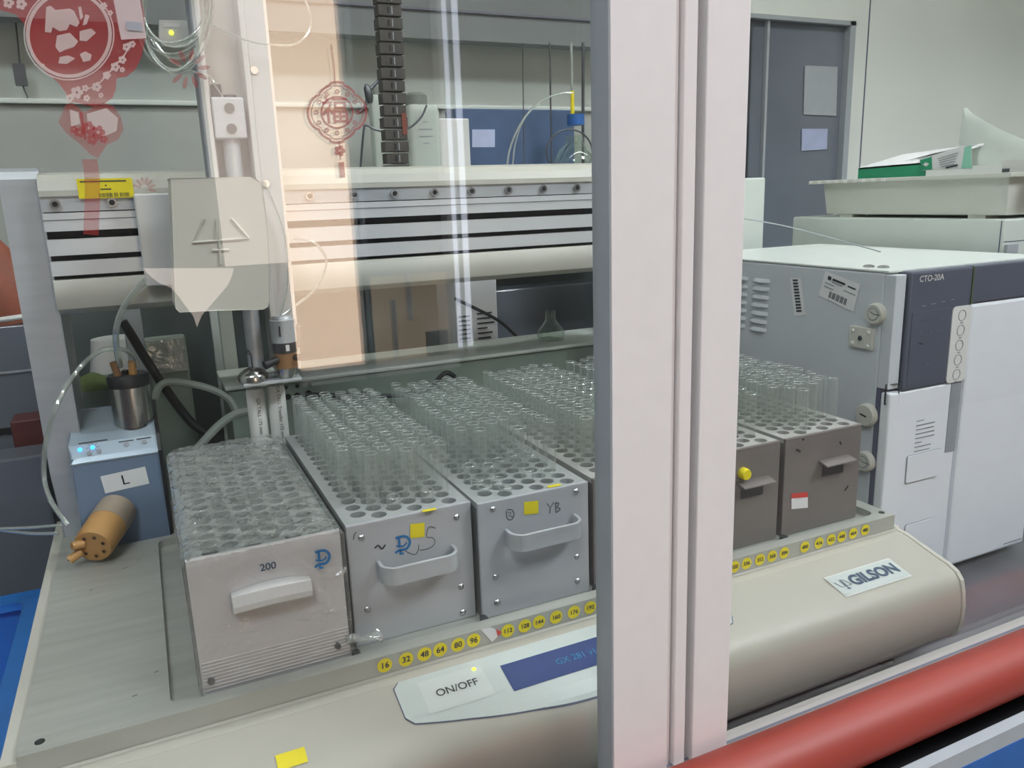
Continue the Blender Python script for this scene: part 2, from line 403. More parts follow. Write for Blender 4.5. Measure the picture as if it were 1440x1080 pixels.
# control panel draped on the fascia
def drape(fn0,fn1,xa,xb,nx,ny,lift,k,mb):
    vs=[]
    for i in range(nx+1):
        x=xa+(xb-xa)*i/nx; a,c=fn0(x),fn1(x)
        for j in range(ny+1):
            y=a+(c-a)*j/ny; vs.append(Vector((x,y,profz(y)+lift)))
    fs=[(i*(ny+1)+j,i*(ny+1)+j+1,(i+1)*(ny+1)+j+1,(i+1)*(ny+1)+j) for i in range(nx) for j in range(ny)]
    mb.add(vs,fs,k)
def low(x): t=(x-.315)/.167; return .519+.026*t*t
def corner(x,r=.006):
    d=min(x-.148,.482-x); return 0 if d>=r else (r-math.sqrt(max(0,r*r-(r-d)**2)))
b=MB()
drape(lambda x:.5868-corner(x)+.0012,lambda x:low(x)+corner(x)-.0010,.1472,.4828,60,24,.0006,'seam',b)
drape(lambda x:.5868-corner(x),lambda x:low(x)+corner(x),.148,.482,60,24,.0011,'panel',b)
cp=b.build('control_panel',LH)
b=MB(); drape(lambda x:.580,lambda x:.5465,.168,.226,8,8,.0016,'key',b)
c=az(640,986,-.410); b.text('ON/OFF',(.198,.5635,profz(.5635)+.0021),UX,Vector((0,.968,.255)),.0105,'ink',bold=.01)
b.build('power_key',cp)
c=(.219,.577,profz(.577)+.0016); MB().cyl(c,(c[0],c[1],c[2]+.0006),.0018,k='yled',n=12).build('indicator_light',cp)
b=MB(); drape(lambda x:.5725,lambda x:.5435,.242,.388,8,8,.0017,'lcd',b)
b.text('GX 281 v1.2.x',(.318,.558,profz(.558)+.0022),UX,Vector((0,.968,.255)),.0095,'lcdtext')
b.build('display',cp)
# name plate
b=MB(); NP=lambda x,y,l:(x,y,profz(y)+l)
b.add([NP(.615,.562,.001),NP(.712,.562,.001),NP(.712,.531,.001),NP(.615,.531,.001)],[(3,2,1,0)],'white')
b.add([NP(.6165,.5605,.0014),NP(.7105,.5605,.0014),NP(.7105,.5325,.0014),NP(.6165,.5325,.0014)],[(3,2,1,0)],'panel')
b.text('GILSON',NP(.672,.5465,.002),UX,Vector((0,.968,.255)),.0195,'navy',bold=.045)
for pts in (((-.009,.004),(-.006,-.0045),(-.001,-.0045),(-.001,.0055)),((.001,.0055),(.001,-.0045),(.006,-.0045)),((.003,.005),(.008,-.0045)),((.0,-.0045),(.0,-.010)),((-.0025,-.008),(.0025,-.008))):
    b.ribbon([NP(.628+x,.5475+y,.002) for x,y in pts],.0011,UZ,'navy')
b.build('name_plate',LH)
b=MB(); p=az(410,1066,-.410); b.add([NP(p.x-.011,p.y+.007,.001),NP(p.x+.011,p.y+.007,.001),NP(p.x+.011,p.y-.007,.001),NP(p.x-.011,p.y-.007,.001)],[(3,2,1,0)],'yellow'); b.build('blank_label',LH)

# uprights
for (xa,xb) in ((-.124,-.088),(.720,.758)):
    pts=[(1.03,-.388),(1.022,-.33),(1.02,-.30),(1.02,.035),(1.024,.043),(1.032,.047),(1.12,.047),(1.12,-.388)]
    MB().prism([Vector((xa,y,z)) for y,z in pts],(xb-xa,0,0),'alu').build('upright',LH,bevel=.003)
# gantry beam
BX0,BX1=-.088,.720
zb=lambda v: ay(480,v,1.0).z
z265,z283,z294,z308,z318,z338,z345,z363,z368=[zb(v) for v in (265,284,294,308,318,338,345,363,368)]
top=[(1.12,.042),(1.03,.042),(1.012,.039),(1.003,.032),(.999,.022),(.999,z265),(1.02,z265),(1.12,z265)]
bm_=MB().prism([Vector((BX0,y,z)) for y,z in top],(BX1-BX0,0,0),'beamcover').build('beam_cover',LH)
zl=zb(413); zm=(z368+zl)/2
lowp=[(1.12,z368),(1.0,z368),(.997,z368-.008),(.996,zm),(.999,zm-.012),(1.006,zl+.004),(1.018,zl),(1.12,zl)]
MB().prism([Vector((BX0,y,z)) for y,z in lowp],(BX1-BX0,0,0),'beamcover',True).build('beam_cover',LH)
b=MB()
b.box(BX0,BX1,1.018,1.10,z368,z265,'darkgap')
b.box(BX0,BX1,1.002,1.018,z283,z265,'alu')
b.box(BX0,BX1,1.000,1.018,z308,z283-.0012,'beam'); b.box(BX0,BX1,.9995,1.0,z294-.0006,z294+.0003,'slit')
b.box(BX0,BX1,1.000,1.018,z338,z318,'beam'); b.box(BX0,BX1,1.000,1.018,z363,z345,'beam')
rail_o=b.build('beam_rail',LH)
for u,v in ((77,283),(157,281),(435,275),(497,272),(554,271),(610,270),(662,269),(714,267),(763,266),(810,264)):
    p=ay(u,v,1.002); zc=(z283+z265)/2
    MB().cyl((p.x,1.0022,zc),(p.x,.998,zc),.0052,k='screw',n=18).cyl((p.x,.9981,zc),(p.x,.9976,zc),.0032,k='darkgap',n=6).build('screw',rail_o)
b=MB(); q=[ay(u,v,.9985) for u,v in ((105,239),(184,241),(184,263),(104,261))]
xa,xb_,za,zb_=q[0].x,q[1].x,.0125,.0335
b.add([(xa,.9978,zb_),(xb_,.9978,zb_),(xb_,.9978,za),(xa,.9978,za)],[(3,2,1,0)],'yellow')
b.ribbon([(xa+.003,.9974,zb_-.003),(xb_-.006,.9974,zb_-.003)],.0014,FN,'ink'); b.ribbon([(xa+.027,.9974,zb_-.0075),(xb_-.026,.9974,zb_-.0075)],.0016,FN,'ink'); b.ribbon([(xa+.022,.9974,zb_-.0115),(xb_-.022,.9974,zb_-.0115)],.0014,FN,'ink')
for i in range(22):
    if random.random()<.75: x=xa+.02+i*.0014; b.ribbon([(x,.9974,za+.0055),(x,.9974,za+.001)],.0004+.0006*random.random(),FN,'ink')
b.build('barcode_label',LH)
MB().box(.44,.56,1.12,1.185,.012,.018,'darksteel').build('chain_bracket',LH)
# carriage, tower and head
c0,c1=ay(195,330,.985).x,ay(238,330,.985).x
MB().box(c0,c1+.06,.978,.999,ay(215,402,.985).z,ay(215,272,.985).z,'tower').build('carriage_plate',LH,bevel=.002)
tx0=ay(302,240,.93).x; tx1=ay(358,240,.93).x; tx2=ay(398,240,.93).x
ztop=.34; zbot=ay(375,522,.94).z
b=MB()
b.box(tx0,tx2,.970,.976,ay(330,432,.94).z,ztop,'tower')
b.box(tx0-.004,tx0+.004,.932,.970,ay(330,432,.94).z,ztop,'tower'); b.box(tx0-.0065,tx0-.004,.932,.970,ay(330,432,.94).z,ztop,'greyline')
b.box(tx1,tx1+.006,.928,.970,zbot,ztop,'tower'); b.box(tx1+.006,tx2,.934,.970,zbot,ztop,'tower')
tower=b.build('tower',LH,bevel=.0012)
for u,v in ((366,98),(383,258)):
    p=ay(u,v,.928); MB().cyl((tx1+.011,.934,p.z),(tx1+.011,.931,p.z),.004,k='screw',n=14).build('screw',tower)
rx=ay(329,230,.945).x
b=MB().cyl((rx,.945,zbot-.002),(rx,.945,ay(325,150,.945).z),.0092,k='alu',n=24); b.build('guide_rod',LH)
b=MB(); p0,p1=ay(304,137,.935),ay(343,195,.935)
b.box(rx-.0175,rx+.0155,.930,.962,p1.z,p0.z,'alu'); clamp=b.build('rod_clamp',LH,bevel=.0015)
for v in (152,181): z=ay(324,v,.930).z; MB().cyl((rx,.9305,z),(rx,.9285,z),.0052,k='darksteel',n=16).build('screw',clamp)
MB().cyl((rx-.010,.945,p0.z-.001),(rx-.010,.945,p0.z+.014),.0056,k='darkgap',n=14).cyl((rx+.004,.948,p0.z),(rx+.004,.948,p0.z+.004),.007,k='darksteel',n=14).build('end_stop',LH)
b=MB(); out=[(240,251),(352,250),(360,252),(366,258),(372,285),(377,330),(379,380),(379,424),(377,431),(370,434),(300,437),(253,438),(247,434),(246,425),(243,330)]
fo=[ay(u,v,.872) for u,v in out]
b.prism(fo,(0,.06,0),'head'); head=b.build('head_cover',LH,bevel=.0035,seg=3)
b=MB(); ph=lambda L:[ay(u,v,.8710) for u,v in L]
for L in (((287,308),(270,341),(350,335)),((307,308),(310,372)),((325,307),(350,335)),((298,352),(322,351)),((305,308),(304,338))): b.tube(ph(L),.0015,'head',n=6,sub=0)
b.build('embossed_logo',head)
MB().box(*sorted((ay(348,470,.945).x,ay(364,470,.945).x)),.950,.962,ay(355,455,.945).z,ay(355,430,.945).z,'black').build('cable_outlet',LH,bevel=.002)
# needle foot, plate and injection valve hanging from the tower
pz=ay(370,532,.935).z
b=MB(); b.box(ay(338,528,.935).x,ay(420,522,.935).x,.915,.968,pz-.004,pz,'alu'); b.build('foot_plate',LH,bevel=.001)
dc=ay(356,528,.930); dc.z=pz
b=MB(); b.lathe(dc,dc+UZ*.016,[(0,.0165),(.35,.0170),(.6,.0145),(.85,.009),(1,.003)],'steel',24); b.tube([dc+UZ*.014,dc+UZ*.030,dc+Vector((-.003,-.002,.036)),dc+Vector((-.004,0,.032)),dc+Vector((.001,0,.030))],.0009,'darksteel',n=6); b.build('needle_guide',LH)
vc=ay(404,522,.925); vc.z=pz
IV=thing('injection_valve','small steel and tan injection valve with black knobs, right of the needle guide','valve',(vc.x,vc.y,pz))
b=MB(); b.lathe(vc,vc+UZ*.012,[(0,.0095),(.3,.0105),(1,.0118)],'steel',24).lathe(vc+UZ*.012,vc+UZ*.030,[(0,.0128),(1,.0132)],'tandark',24); b.build('lower_body',IV)
b=MB(); b.cyl(vc+UZ*.030,vc+UZ*.042,.0138,k='darksteel',n=24); b.ribbon([vc+Vector((.001,-.0141,.033)),vc+Vector((.001,-.0141,.040))],.004,FN,'paper'); b.build('ring',IV)
b=MB(); b.lathe(vc+UZ*.042,vc+UZ*.072,[(0,.0145),(.86,.0145),(.87,.0115),(1,.010)],'alu',24)
b.ribbon([vc+Vector((-.006,-.0137,.050)),vc+Vector((-.006,-.0137,.062))],.002,FN,'ink'); b.build('motor',IV)
MB().box(vc.x+.010,vc.x+.020,vc.y-.004,vc.y+.012,pz+.034,pz+.060,'darksteel').build('side_block',IV,bevel=.002)
b=MB(); b.cyl(vc+Vector((-.010,-.006,.023)),vc+Vector((-.026,-.012,.019)),.0042,.0050,'black',14); b.build('knob',IV)
b=MB(); b.cyl(vc+Vector((.008,-.009,.024)),vc+Vector((.014,-.017,.025)),.0036,.0042,'black',14); b.build('knob',IV)

# ================================================================== racks
def tube_mesh(h, r=.0062, n=18):
    b=MB()
    b.lathe((0,0,0),(0,0,h),[(0,.0012),(.008,r*.6),(.028,r*.93),(.05,r),(1,r)],'tube',n,True,False)
    pts=[(r*math.cos(2*math.pi*i/n),r*math.sin(2*math.pi*i/n),h) for i in range(n)]
    b.tube(pts,.00055,'rim',n=5,sub=0,closed=True)
    me=bpy.data.meshes.new('test_tube'); me.from_pydata(b.v,[],b.f)
    for k in b.mats: me.materials.append(K[k])
    me.polygons.foreach_set('material_index',b.m); me.polygons.foreach_set('use_smooth',b.sm); me.update()
    return me, b
ZR0,ZR1=-.3885,-.272
def holes_of(x0,yf):
    H=[]
    for r in range(16):
        for c in range(6): H.append((x0+.0165+.0166*c, yf+.0125+(.0095 if c%2==0 else 0)+.0180*r, r, c))
    return H
def marks(b,L,y,w=.0009,k='pen',sub=0):
    b.ribbon([ay(u,v,y) for u,v in L],w,FN,k,sub)
def rack_body(root,x0,x1,yf,kf,kt,ks,holes=True,zt=ZR1,screws=()):
    yb=yf+.306
    b=MB().box(x0,x1,yf,yf+.004,ZR0,zt,kf); front=b.build('front_panel',root,bevel=.0012)
    MB().box(x0,x1,yb-.004,yb,ZR0,zt,kf).build('rear_panel',root,bevel=.001)
    b=MB(); outer=[(x0+.0005,yf+.004),(x1-.0005,yf+.004),(x1-.0005,yb-.004),(x0+.0005,yb-.004)]
    b.holed(outer,[circle(hx,hy,.0071,16) for hx,hy,r,c in holes_of(x0,yf)],zt-.006,zt-.0004,kt); b.build('top_plate',root)
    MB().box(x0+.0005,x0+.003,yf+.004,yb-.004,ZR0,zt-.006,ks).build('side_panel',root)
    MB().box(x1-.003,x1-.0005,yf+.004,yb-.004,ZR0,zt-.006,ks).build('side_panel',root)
    MB().box(x0+.003,x1-.003,yf+.004,yb-.004,ZR0,ZR0+.003,ks).build('bottom_panel',root)
    for u,v in screws:
        p=ay(u,v,yf); MB().lathe((p.x,yf+.0005,p.z),(p.x,yf-.0022,p.z),[(0,.0030),(.4,.0030),(.8,.002),(1,.0008)],'screw',14).build('screw',front)
    return front
def bar_handle(root,pts,yf,k='alu',h=.0085,t=.0032,out=.020):
    # pts: left/right ends at the panel (pixels), a flat strap bent out of the panel
    a,c=[ay(u,v,yf) for u,v in pts]; z=(a.z+c.z)/2
    path=[(a.x,yf+.001),(a.x,yf-.010),(a.x+.003,yf-.016),(a.x+.009,yf-out),(a.x+.02,yf-out),(c.x-.02,yf-out),(c.x-.009,yf-out),(c.x-.003,yf-.016),(c.x,yf-.010),(c.x,yf+.001)]
    P=spline([Vector((x,y,0)) for x,y in path],4); n=len(P); O=[];I=[]
    for i,p in enumerate(P):
        tt=(P[min(i+1,n-1)]-P[max(i-1,0)]).normalized(); nn=Vector((tt.y,-tt.x,0)); O.append(p+nn*t/2); I.append(p-nn*t/2)
    rings=[[Vector((o.x,o.y,z+h)),Vector((o.x,o.y,z-h)),Vector((i.x,i.y,z-h)),Vector((i.x,i.y,z+h))] for o,i in zip(O,I)]
    return MB().rings(rings,k,True,True,True,False).build('handle',root,bevel=.0008)
def sticker(front,u0,u1,v0,v1,y,k='yellow',name='yellow_sticker'):
    a,c,d,e=[ay(u,v,y-.0006) for u,v in ((u0,v0),(u1,v0-2),(u1,v1-2),(u0,v1))]
    return MB().add([a,c,d,e],[(3,2,1,0)],k).build(name,front)
def p_logo(b,cx,cy,s,y):
    P=lambda L:[(cx+x*s,cy+y_*s) for x,y_ in L]
    marks(b,P(((-9,-9),(3,-12),(10,-8),(11,-1),(6,6),(-4,8),(-9,12))),y,.0024,'logo',4)
    marks(b,P(((-4,-10),(-3,4))),y,.0022,'logo'); marks(b,P(((-8,2),(2,2),(7,-3))),y,.0016,'logo',3); marks(b,P(((-2,8),(-2,13),(3,12))),y,.0022,'logo')

TUBES=[]        # (x,y,ztop,rackkey)
# --- first silver rack
R=thing('test_tube_rack','silver tube rack with blue emblem and pen scribble, beside the wrapped rack','test tube rack',(.189,.79,ZR0))
yf=.638
fr=rack_body(R,.131,.2475,yf,'rackfront','racktop','rackside',screws=((508,756),(642,727),(517,857),(648,825),(651,861)))
bar_handle(R,((533,800),(636,778)),yf)
sticker(fr,577,597,737,757,yf)
b=MB(); p_logo(b,565,766,1.0,yf-.0006); b.build('blue_emblem',fr)
b=MB(); y=yf-.0006
marks(b,((501,748),(498,752),(497,759)),y,.0008); marks(b,((527,771),(532,767),(537,772),(542,766)),y,.0014,'pen',4)
marks(b,((589,766),(588,774),(583,780),(570,775)),y,.0006,'pen',4); marks(b,((613,743),(603,741),(600,755),(608,756),(612,763),(604,771),(590,774)),y,.0006,'pen',3)
b.build('pen_marks',fr)
for hx,hy,r,c in holes_of(.131,yf):
    if (r==0 and c in (0,1,3,5)) or (r==1 and c in (0,)) : continue
    TUBES.append((hx,hy,-.2215+random.uniform(-.0015,.0015) if not (r==0) else -.262,'a',hx))
b=MB(); a=az(602,717,ZR1); b.add([(a.x-.006,a.y-.004,ZR1+.0004),(a.x+.007,a.y-.004,ZR1+.0004),(a.x+.007,a.y+.001,ZR1+.0004),(a.x-.006,a.y+.001,ZR1+.0004)],[(0,1,2,3)],'yellow'); b.build('yellow_sticker',R)
# --- second silver rack
R=thing('test_tube_rack','silver tube rack marked YB in pen, right of the emblem rack','test tube rack',(.308,.78,ZR0))
yf=.628
fr=rack_body(R,.250,.3665,yf,'rackfront','racktop','rackside',screws=((693,716),(810,691),(697,811),(811,783),(699,847),(812,817)))
bar_handle(R,((712,752),(807,737)),yf)
sticker(fr,737,757,706,724,yf)
b=MB(); y=yf-.0006
marks(b,((712,718),(713,729),(719,731),(723,724),(720,717),(713,717)),y,.0008,'pen',3); marks(b,((714,721),(719,721),(716,725),(721,727)),y,.0007)
b.build('circled_digit',fr); b=MB()
marks(b,((769,708),(774,714),(779,706)),y,.0008); marks(b,((774,714),(773,722)),y,.0008); marks(b,((781,707),(782,721)),y,.0008); marks(b,((781,707),(786,708),(783,713),(788,716),(782,721)),y,.0008,'pen',3)
b.build('pen_letters',fr)
b=MB(); a=az(777,683,ZR1); b.add([(a.x-.006,a.y-.004,ZR1+.0004),(a.x+.008,a.y-.004,ZR1+.0004),(a.x+.008,a.y+.001,ZR1+.0004),(a.x-.006,a.y+.001,ZR1+.0004)],[(0,1,2,3)],'yellow'); b.build('yellow_sticker',R)
for hx,hy,r,c in holes_of(.250,yf):
    if (r==0 and c in (2,3,5)) or (r==1 and c in (2,4,5)): continue
    z=-.2215+random.uniform(-.0015,.0015)
    if (r<=1): z=-.262+random.uniform(-.004,.003)
    elif r<=3 and random.random()<.5: z=-.255
    TUBES.append((hx,hy,z,'b',hx))
# --- brown racks
def brown_rack(x0,label,key):
    R=thing('test_tube_rack',label,'test tube rack',(x0+.058,.785,ZR0))
    fr=rack_body(R,x0,x0+.1165,.631,'brown','browntop','brown')
    for hx,hy,r,c in holes_of(x0,.631):
        if r==0 and c!=1: continue
        if key=='d' and r<1: continue
        TUBES.append((hx,hy,-.2215+random.uniform(-.0015,.0015),key,hx))
    return R,fr
Rc,fc=brown_rack(.3735,'brown tube rack half hidden by the white sash post, next to the YB rack','c')
Rd,fd=brown_rack(.4965,'brown tube rack with a yellow round plug on its front','d')
Re,fe=brown_rack(.6205,'brown tube rack at the right end of the bed with a red and white label','e')
# fronts of the brown racks: bent sheet handle over a finger recess
def flap(root,front,xc,z,yf,w=.040):
    b=MB().prism([Vector((xc-w/2,y_,z_)) for y_,z_ in ((yf,z),(yf-.013,z-.003),(yf-.0135,z-.0045),(yf,z-.0018))],(w,0,0),'brown'); b.build('handle',root,bevel=.0005)
    MB().box(xc-w*.36,xc+w*.36,yf-.0004,yf+.001,z-.021,z-.003,'darksteel').build('recess',front)
p=ay(1172,643,.631); flap(Re,fe,p.x,p.z,.631,.046)
p=ay(1062,672,.631); flap(Rd,fd,p.x-.004,p.z,.631,.044)
p=ay(1044,665,.631); MB().lathe((p.x,.631,p.z),(p.x,.623,p.z),[(0,.0065),(.7,.0065),(1,.0055)],'yellow',20).build('plug',fd)
sticker(fe,1113,1136,696,716,.631,'paper','label'); sticker(fe,1113,1136,694,701,.6305,'redprint','label_band')
for L in (((1128,618),(1131,618)),((1181,621),(1183,625)),((1188,690),(1193,683)),((1120,632),(1126,635))):
    b=MB(); marks(b,L,.6304,.0022,'darkgap'); b.build('scratch',fe)
# --- wrapped rack
W=thing('test_tube_rack','tube rack wrapped in clear cling film with white ribbed front, leftmost on the bed','test tube rack',(.062,.78,ZR0))
yf=.624; x0,x1=.002,.123; zt=-.268
b=MB().box(x0,x1,yf,yf+.005,ZR0,zt,'rackfront')
K['wfront']=mat('wrapped front sheet',(232,228,227),.5,.05,noise=.03); K['whandle']=mat('taped handle',(226,224,222),.45,noise=.02)
b=MB().box(x0,x1,yf,yf+.005,ZR0,zt,'wfront')
for i in range(9): z=-.3835+i*.0031; b.box(x0+.001,x1-.001,yf-.0011,yf,z,z+.0014,'wfront')
fr=b.build('front_panel',W,bevel=.0012)
MB().box(x0,x1,yf+.302,yf+.306,ZR0,zt,'rackfront').build('rear_panel',W)
b=MB(); b.holed([(x0,yf+.005),(x1,yf+.005),(x1,yf+.302),(x0,yf+.302)],[circle(hx,hy,.0068,14) for hx,hy,r,c in holes_of(x0+.003,yf)],zt-.012,zt-.006,'racktop'); b.build('top_plate',W)
MB().box(x0,x0+.003,yf+.005,yf+.302,ZR0,zt-.012,'rackside').build('side_panel',W); MB().box(x1-.003,x1,yf+.005,yf+.302,ZR0,zt-.012,'rackside').build('side_panel',W)
a,c=ay(325,848,yf-.012),ay(438,830,yf-.012); zc=(a.z+c.z)/2
b=MB(); pr=lambda t:zc+.004*(1-(2*t-1)**2)-.002
rings=[]
for i in range(13):
    t=i/12; x=a.x+.001+(c.x-a.x)*t; z=pr(t); y_=yf-.010-.006*(1-(2*t-1)**2)
    rings.append([Vector((x,y_,z+.008)),Vector((x,y_-.002,z-.001)),Vector((x,y_-.001,z-.006)),Vector((x,y_+.003,z-.009)),Vector((x,yf,z+.002)),Vector((x,yf,z+.008))])
b.rings(rings,'whandle',True,True,True,False); b.build('handle',W,bevel=.0006)
b=MB(); p=ay(377,797,yf-.0045); b.text('200',(p.x,yf-.0046,p.z),UX,UZ,.0085,'navy',bold=.02); b.build('handwritten_number',fr)
b=MB(); p_logo(b,452,786,1.0,yf-.0046); b.build('blue_emblem',fr)
for u,v in ((297,958),(475,908)):
    p=ay(u,v,yf-.001); MB().cyl((p.x,yf,p.z),(p.x,yf-.003,p.z),.0032,.0026,'darksteel',14).build('screw',fr)
# cling film draped over it
rnd=random.Random(3)
def wr(x,y): return .0010*math.sin(x*310+y*95)+.0011*math.sin(y*260+x*140)+.0008*math.sin(x*700-y*420)+.0007*math.sin(y*900+x*300)
b=MB(); nx,ny=40,90; vs=[]
for j in range(ny+1):
    for i in range(nx+1):
        x=x0-.003+(x1-x0+.006)*i/nx; y_=yf-.003+(.312)*j/ny
        e=min(i,nx-i)/3; e=min(1,e); z=zt+.0045*e+ (wr(x,y_)*.55 if 0<i<nx else 0)-.003*(1-e)
        vs.append((x,y_,z))
fs=[(j*(nx+1)+i,j*(nx+1)+i+1,(j+1)*(nx+1)+i+1,(j+1)*(nx+1)+i) for j in range(ny) for i in range(nx)]
b.add(vs,fs,'wrap',True)
# side skirts
for xs,sg in ((x0-.003,-1),(x1+.003,1)):
    vs=[]; 
    for j in range(ny+1):
        y_=yf-.003+.312*j/ny
        for i in range(9):
            t=i/8; vs.append((xs+sg*(-.0005)*t+.0008*math.sin(y_*300+t*9)*t,y_,zt-.003-(zt-.003-ZR0-.002)*t))
    fs=[(j*9+i,j*9+i+1,(j+1)*9+i+1,(j+1)*9+i) for j in range(ny) for i in range(8)]
    b.add(vs,fs,'wrap',True)
# front
vs=[]; nz_=24
for j in range(nz_+1):
    for i in range(nx+1):
        x=x0-.003+(x1-x0+.006)*i/nx; t=j/nz_; z=zt+.0015-(zt-ZR0-.001)*t
        band=max(0,1-t*5)
        vs.append((x,yf-.0028-.0008*band-abs(wr(x,z*1.7))*(.35+1.3*band+.8*max(0,abs(2*i/nx-1)-.75)*4),z))
fs=[(j*(nx+1)+i,(j+1)*(nx+1)+i,(j+1)*(nx+1)+i+1,j*(nx+1)+i+1) for j in range(nz_) for i in range(nx)]
b.add(vs,fs,'wrapfront',True)
b.build('cling_film',W)
p0,p1=ay(487,898,yf-.004),ay(535,893,yf-.008)
b=MB(); d=p1-p0; rs=[]
for i in range(15):
    t=i/14; rr=.0035+.0022*math.sin(t*7+1)*t; cpt=p0+d*t+Vector((0,0,.0012*math.sin(t*9)-.001))
    rs.append([cpt+Vector((.001*math.sin(k_*2.3+t*8),rr*1.0*math.cos(2*math.pi*k_/9+t*3)*(1+.3*math.sin(k_*1.7)),rr*math.sin(2*math.pi*k_/9+t*3)*(1+.35*math.cos(k_*2.1+t*5)))) for k_ in range(9)])
b.rings(rs,'wrap',True,True,True,True); b.build('twisted_film_end',W)
for hx,hy,r,c in holes_of(x0+.003,yf):
  if rnd.random()<.4: TUBES.append((hx,hy,zt+.0015,'w',hx))

# tubes: individuals for racks a, b, e and the near part of c; the rest of c, d and the wrapped ones in one object
tm,tb=tube_mesh(.112)
LAB={'a':('clear glass test tube standing in the silver rack with the blue emblem','tubes in the emblem rack'),
     'b':('clear glass test tube standing in the silver rack marked YB','tubes in the YB rack'),
     'c':('clear glass test tube standing in the brown rack beside the YB rack','tubes in the half hidden brown rack'),
     'e':('clear glass test tube standing in the rightmost brown rack','tubes in the right end brown rack')}
cnt=0; rest=[]
for key in ('a','b','e','c','d','w'):
    L=[t for t in TUBES if t[3]==key]
    for x,y_,zt_,k_,_ in L:
        if key in 'abec' and cnt<300 and not (key=='c' and x>.435):
            o=bpy.data.objects.new('test_tube',tm) if cnt==0 else proto.copy()
            if cnt==0: proto=o
            COL.objects.link(o); dx,dy=(random.uniform(-.0006,.0006) for _ in 'xy'); o.location=(x+dx,y_+dy,zt_-.112); o.rotation_euler=(0,0,0) if zt_<-.24 else (random.uniform(-.012,.012),random.uniform(-.012,.012),random.random()*6)
            tag(o,LAB[key][0],'test tube',LAB[key][1]); cnt+=1
        else: rest.append((x,y_,zt_-.112))
b=MB()
for p in rest:
    if p[0]<.13: # wrapped: only the upper part shows
        b.lathe((p[0],p[1],p[2]+.08),(p[0],p[1],p[2]+.112),[(0,.0062),(1,.0062)],'tube',14,True,False)
        b.tube([(p[0]+.0062*math.cos(a_*math.pi/7),p[1]+.0062*math.sin(a_*math.pi/7),p[2]+.112) for a_ in range(14)],.0006,'rim',n=4,sub=0,closed=True)
    else: b.add([v+Vector(p) for v in tb.v],tb.f[:0],'tube'); 
for p in rest:
    if p[0]>=.13:
        off=len(b.v); b.v+= [v+Vector(p) for v in tb.v]
        for f_,mi_,sm_ in zip(tb.f,tb.m,tb.sm): b.f.append([q+off for q in f_]); b.m.append(b.mi(tb.mats[mi_])); b.sm.append(sm_)
o=b.build('test_tubes',base=(.3,.79,ZR0)); o['kind']='stuff'; tag(o,'remaining clear glass test tubes under the cling film and behind the sash post','test tubes')

# ================================================================== syringe pump at the left rear
px0,px1=-.0985,-.0045; py=.985
PU=thing('syringe_pump','blue-grey syringe pump with white L label at the rear left of the bed','pump',(-.05,py+.05,-.3885))
zf=-.279
side=[(py,-.3885),(py,zf),(py+.003,zf+.005),(py+.013,zf+.018),(py+.028,zf+.026),(py+.055,zf+.033),(py+.100,zf+.038),(py+.100,-.3885)]
lowf=[(py,-.3885),(py,zf-.0008),(py+.100,zf-.0008),(py+.100,-.3885)]
MB().prism([Vector((px0,y,z)) for y,z in lowf],(px1-px0-.004,0,0),'pumpfront').build('front_body',PU,bevel=.002)
hood=[(py,zf)]+side[2:-1]+[(py+.100,zf)]
bz=MB().prism([Vector((px0,y,z)) for y,z in hood],(px1-px0-.004,0,0),'pumptop').build('top_cover',PU,bevel=.002)
sp=[(y-.002 if y<py+.05 else y,z+.002) for y,z in side]; sp[0]=(py-.002,-.3885); sp[-1]=(py+.10,-.3885)
MB().prism([Vector((px1-.004,y,z)) for y,z in sp],(.004,0,0),'black').build('side_panel',PU,bevel=.001)
def onhood(x,t): # t 0..1 on the inclined front of the cover
    a,c=Vector((x,py+.003,zf+.005)),Vector((x,py+.013,zf+.018)); p=a+(c-a)*t; n=Vector((0,-.79,.61)); return p+n*.0005,n
for x,t in ((-.089,.62),(-.076,.66)):
    p,n=onhood(x,t); MB().cyl(p,p+n*.0008,.0021,k='led',n=14).build('status_light',bz)
for x,t in ((-.041,.50),(-.022,.52),(-.070,.30),(-.080,.25)):
    p,n=onhood(x,t); MB().cyl(p,p+n*.0006,.0028,k='greyline',n=16).build('button',bz)
b=MB()
for x,t,w in ((-.041,.78,.016),(-.022,.80,.016),(-.075,1.1,.030)):
    p,n=onhood(x,t); b.ribbon([p+Vector((-w/2,0,0)),p+Vector((w/2,0,0))],.0013,n,'ink')
for x,t in ((-.076,.66),):
    p,n=onhood(x,t)
    for a_ in range(8):
        d=Vector((math.cos(a_*math.pi/4),0,0))+Vector((0,.54,.84))*math.sin(a_*math.pi/4); b.ribbon([p+d*.003,p+d*.007],.0004,n,'ink')
b.build('printing',bz)
q=[ay(u,v,py-.0008) for u,v in ((141,670),(204,656),(210,680),(148,694))]
b=MB().add(q,[(3,2,1,0)],'paper'); c=sum(q,Vector())/4; b.text('L',(c.x,py-.0012,c.z),(q[1]-q[0]),(q[0]-q[3]),.017,'pen'); b.build('paper_label',PU)
sc=Vector((-.030,py+.046,zf+.022))
b=MB().cyl(sc,sc+UZ*.052,.0225,k='steel',n=36); b.lathe(sc+UZ*.003,sc+UZ*.004,[(0,.0226),(1,.0226)],'darksteel',36,False,False); can=b.build('steel_canister',PU)
b=MB().lathe(sc+UZ*.052,sc+UZ*.066,[(0,.0232),(.85,.0232),(1,.0215)],'black',36); capo=b.build('canister_cap',PU)
MB().cyl(sc+Vector((-.010,-.006,.066)),sc+Vector((-.013,-.008,.083)),.0042,k='tandark',n=10).build('fitting',capo)
MB().cyl(sc+Vector((.006,-.006,.066)),sc+Vector((.007,-.008,.082)),.0046,.0050,'tan',8).build('fitting',capo)
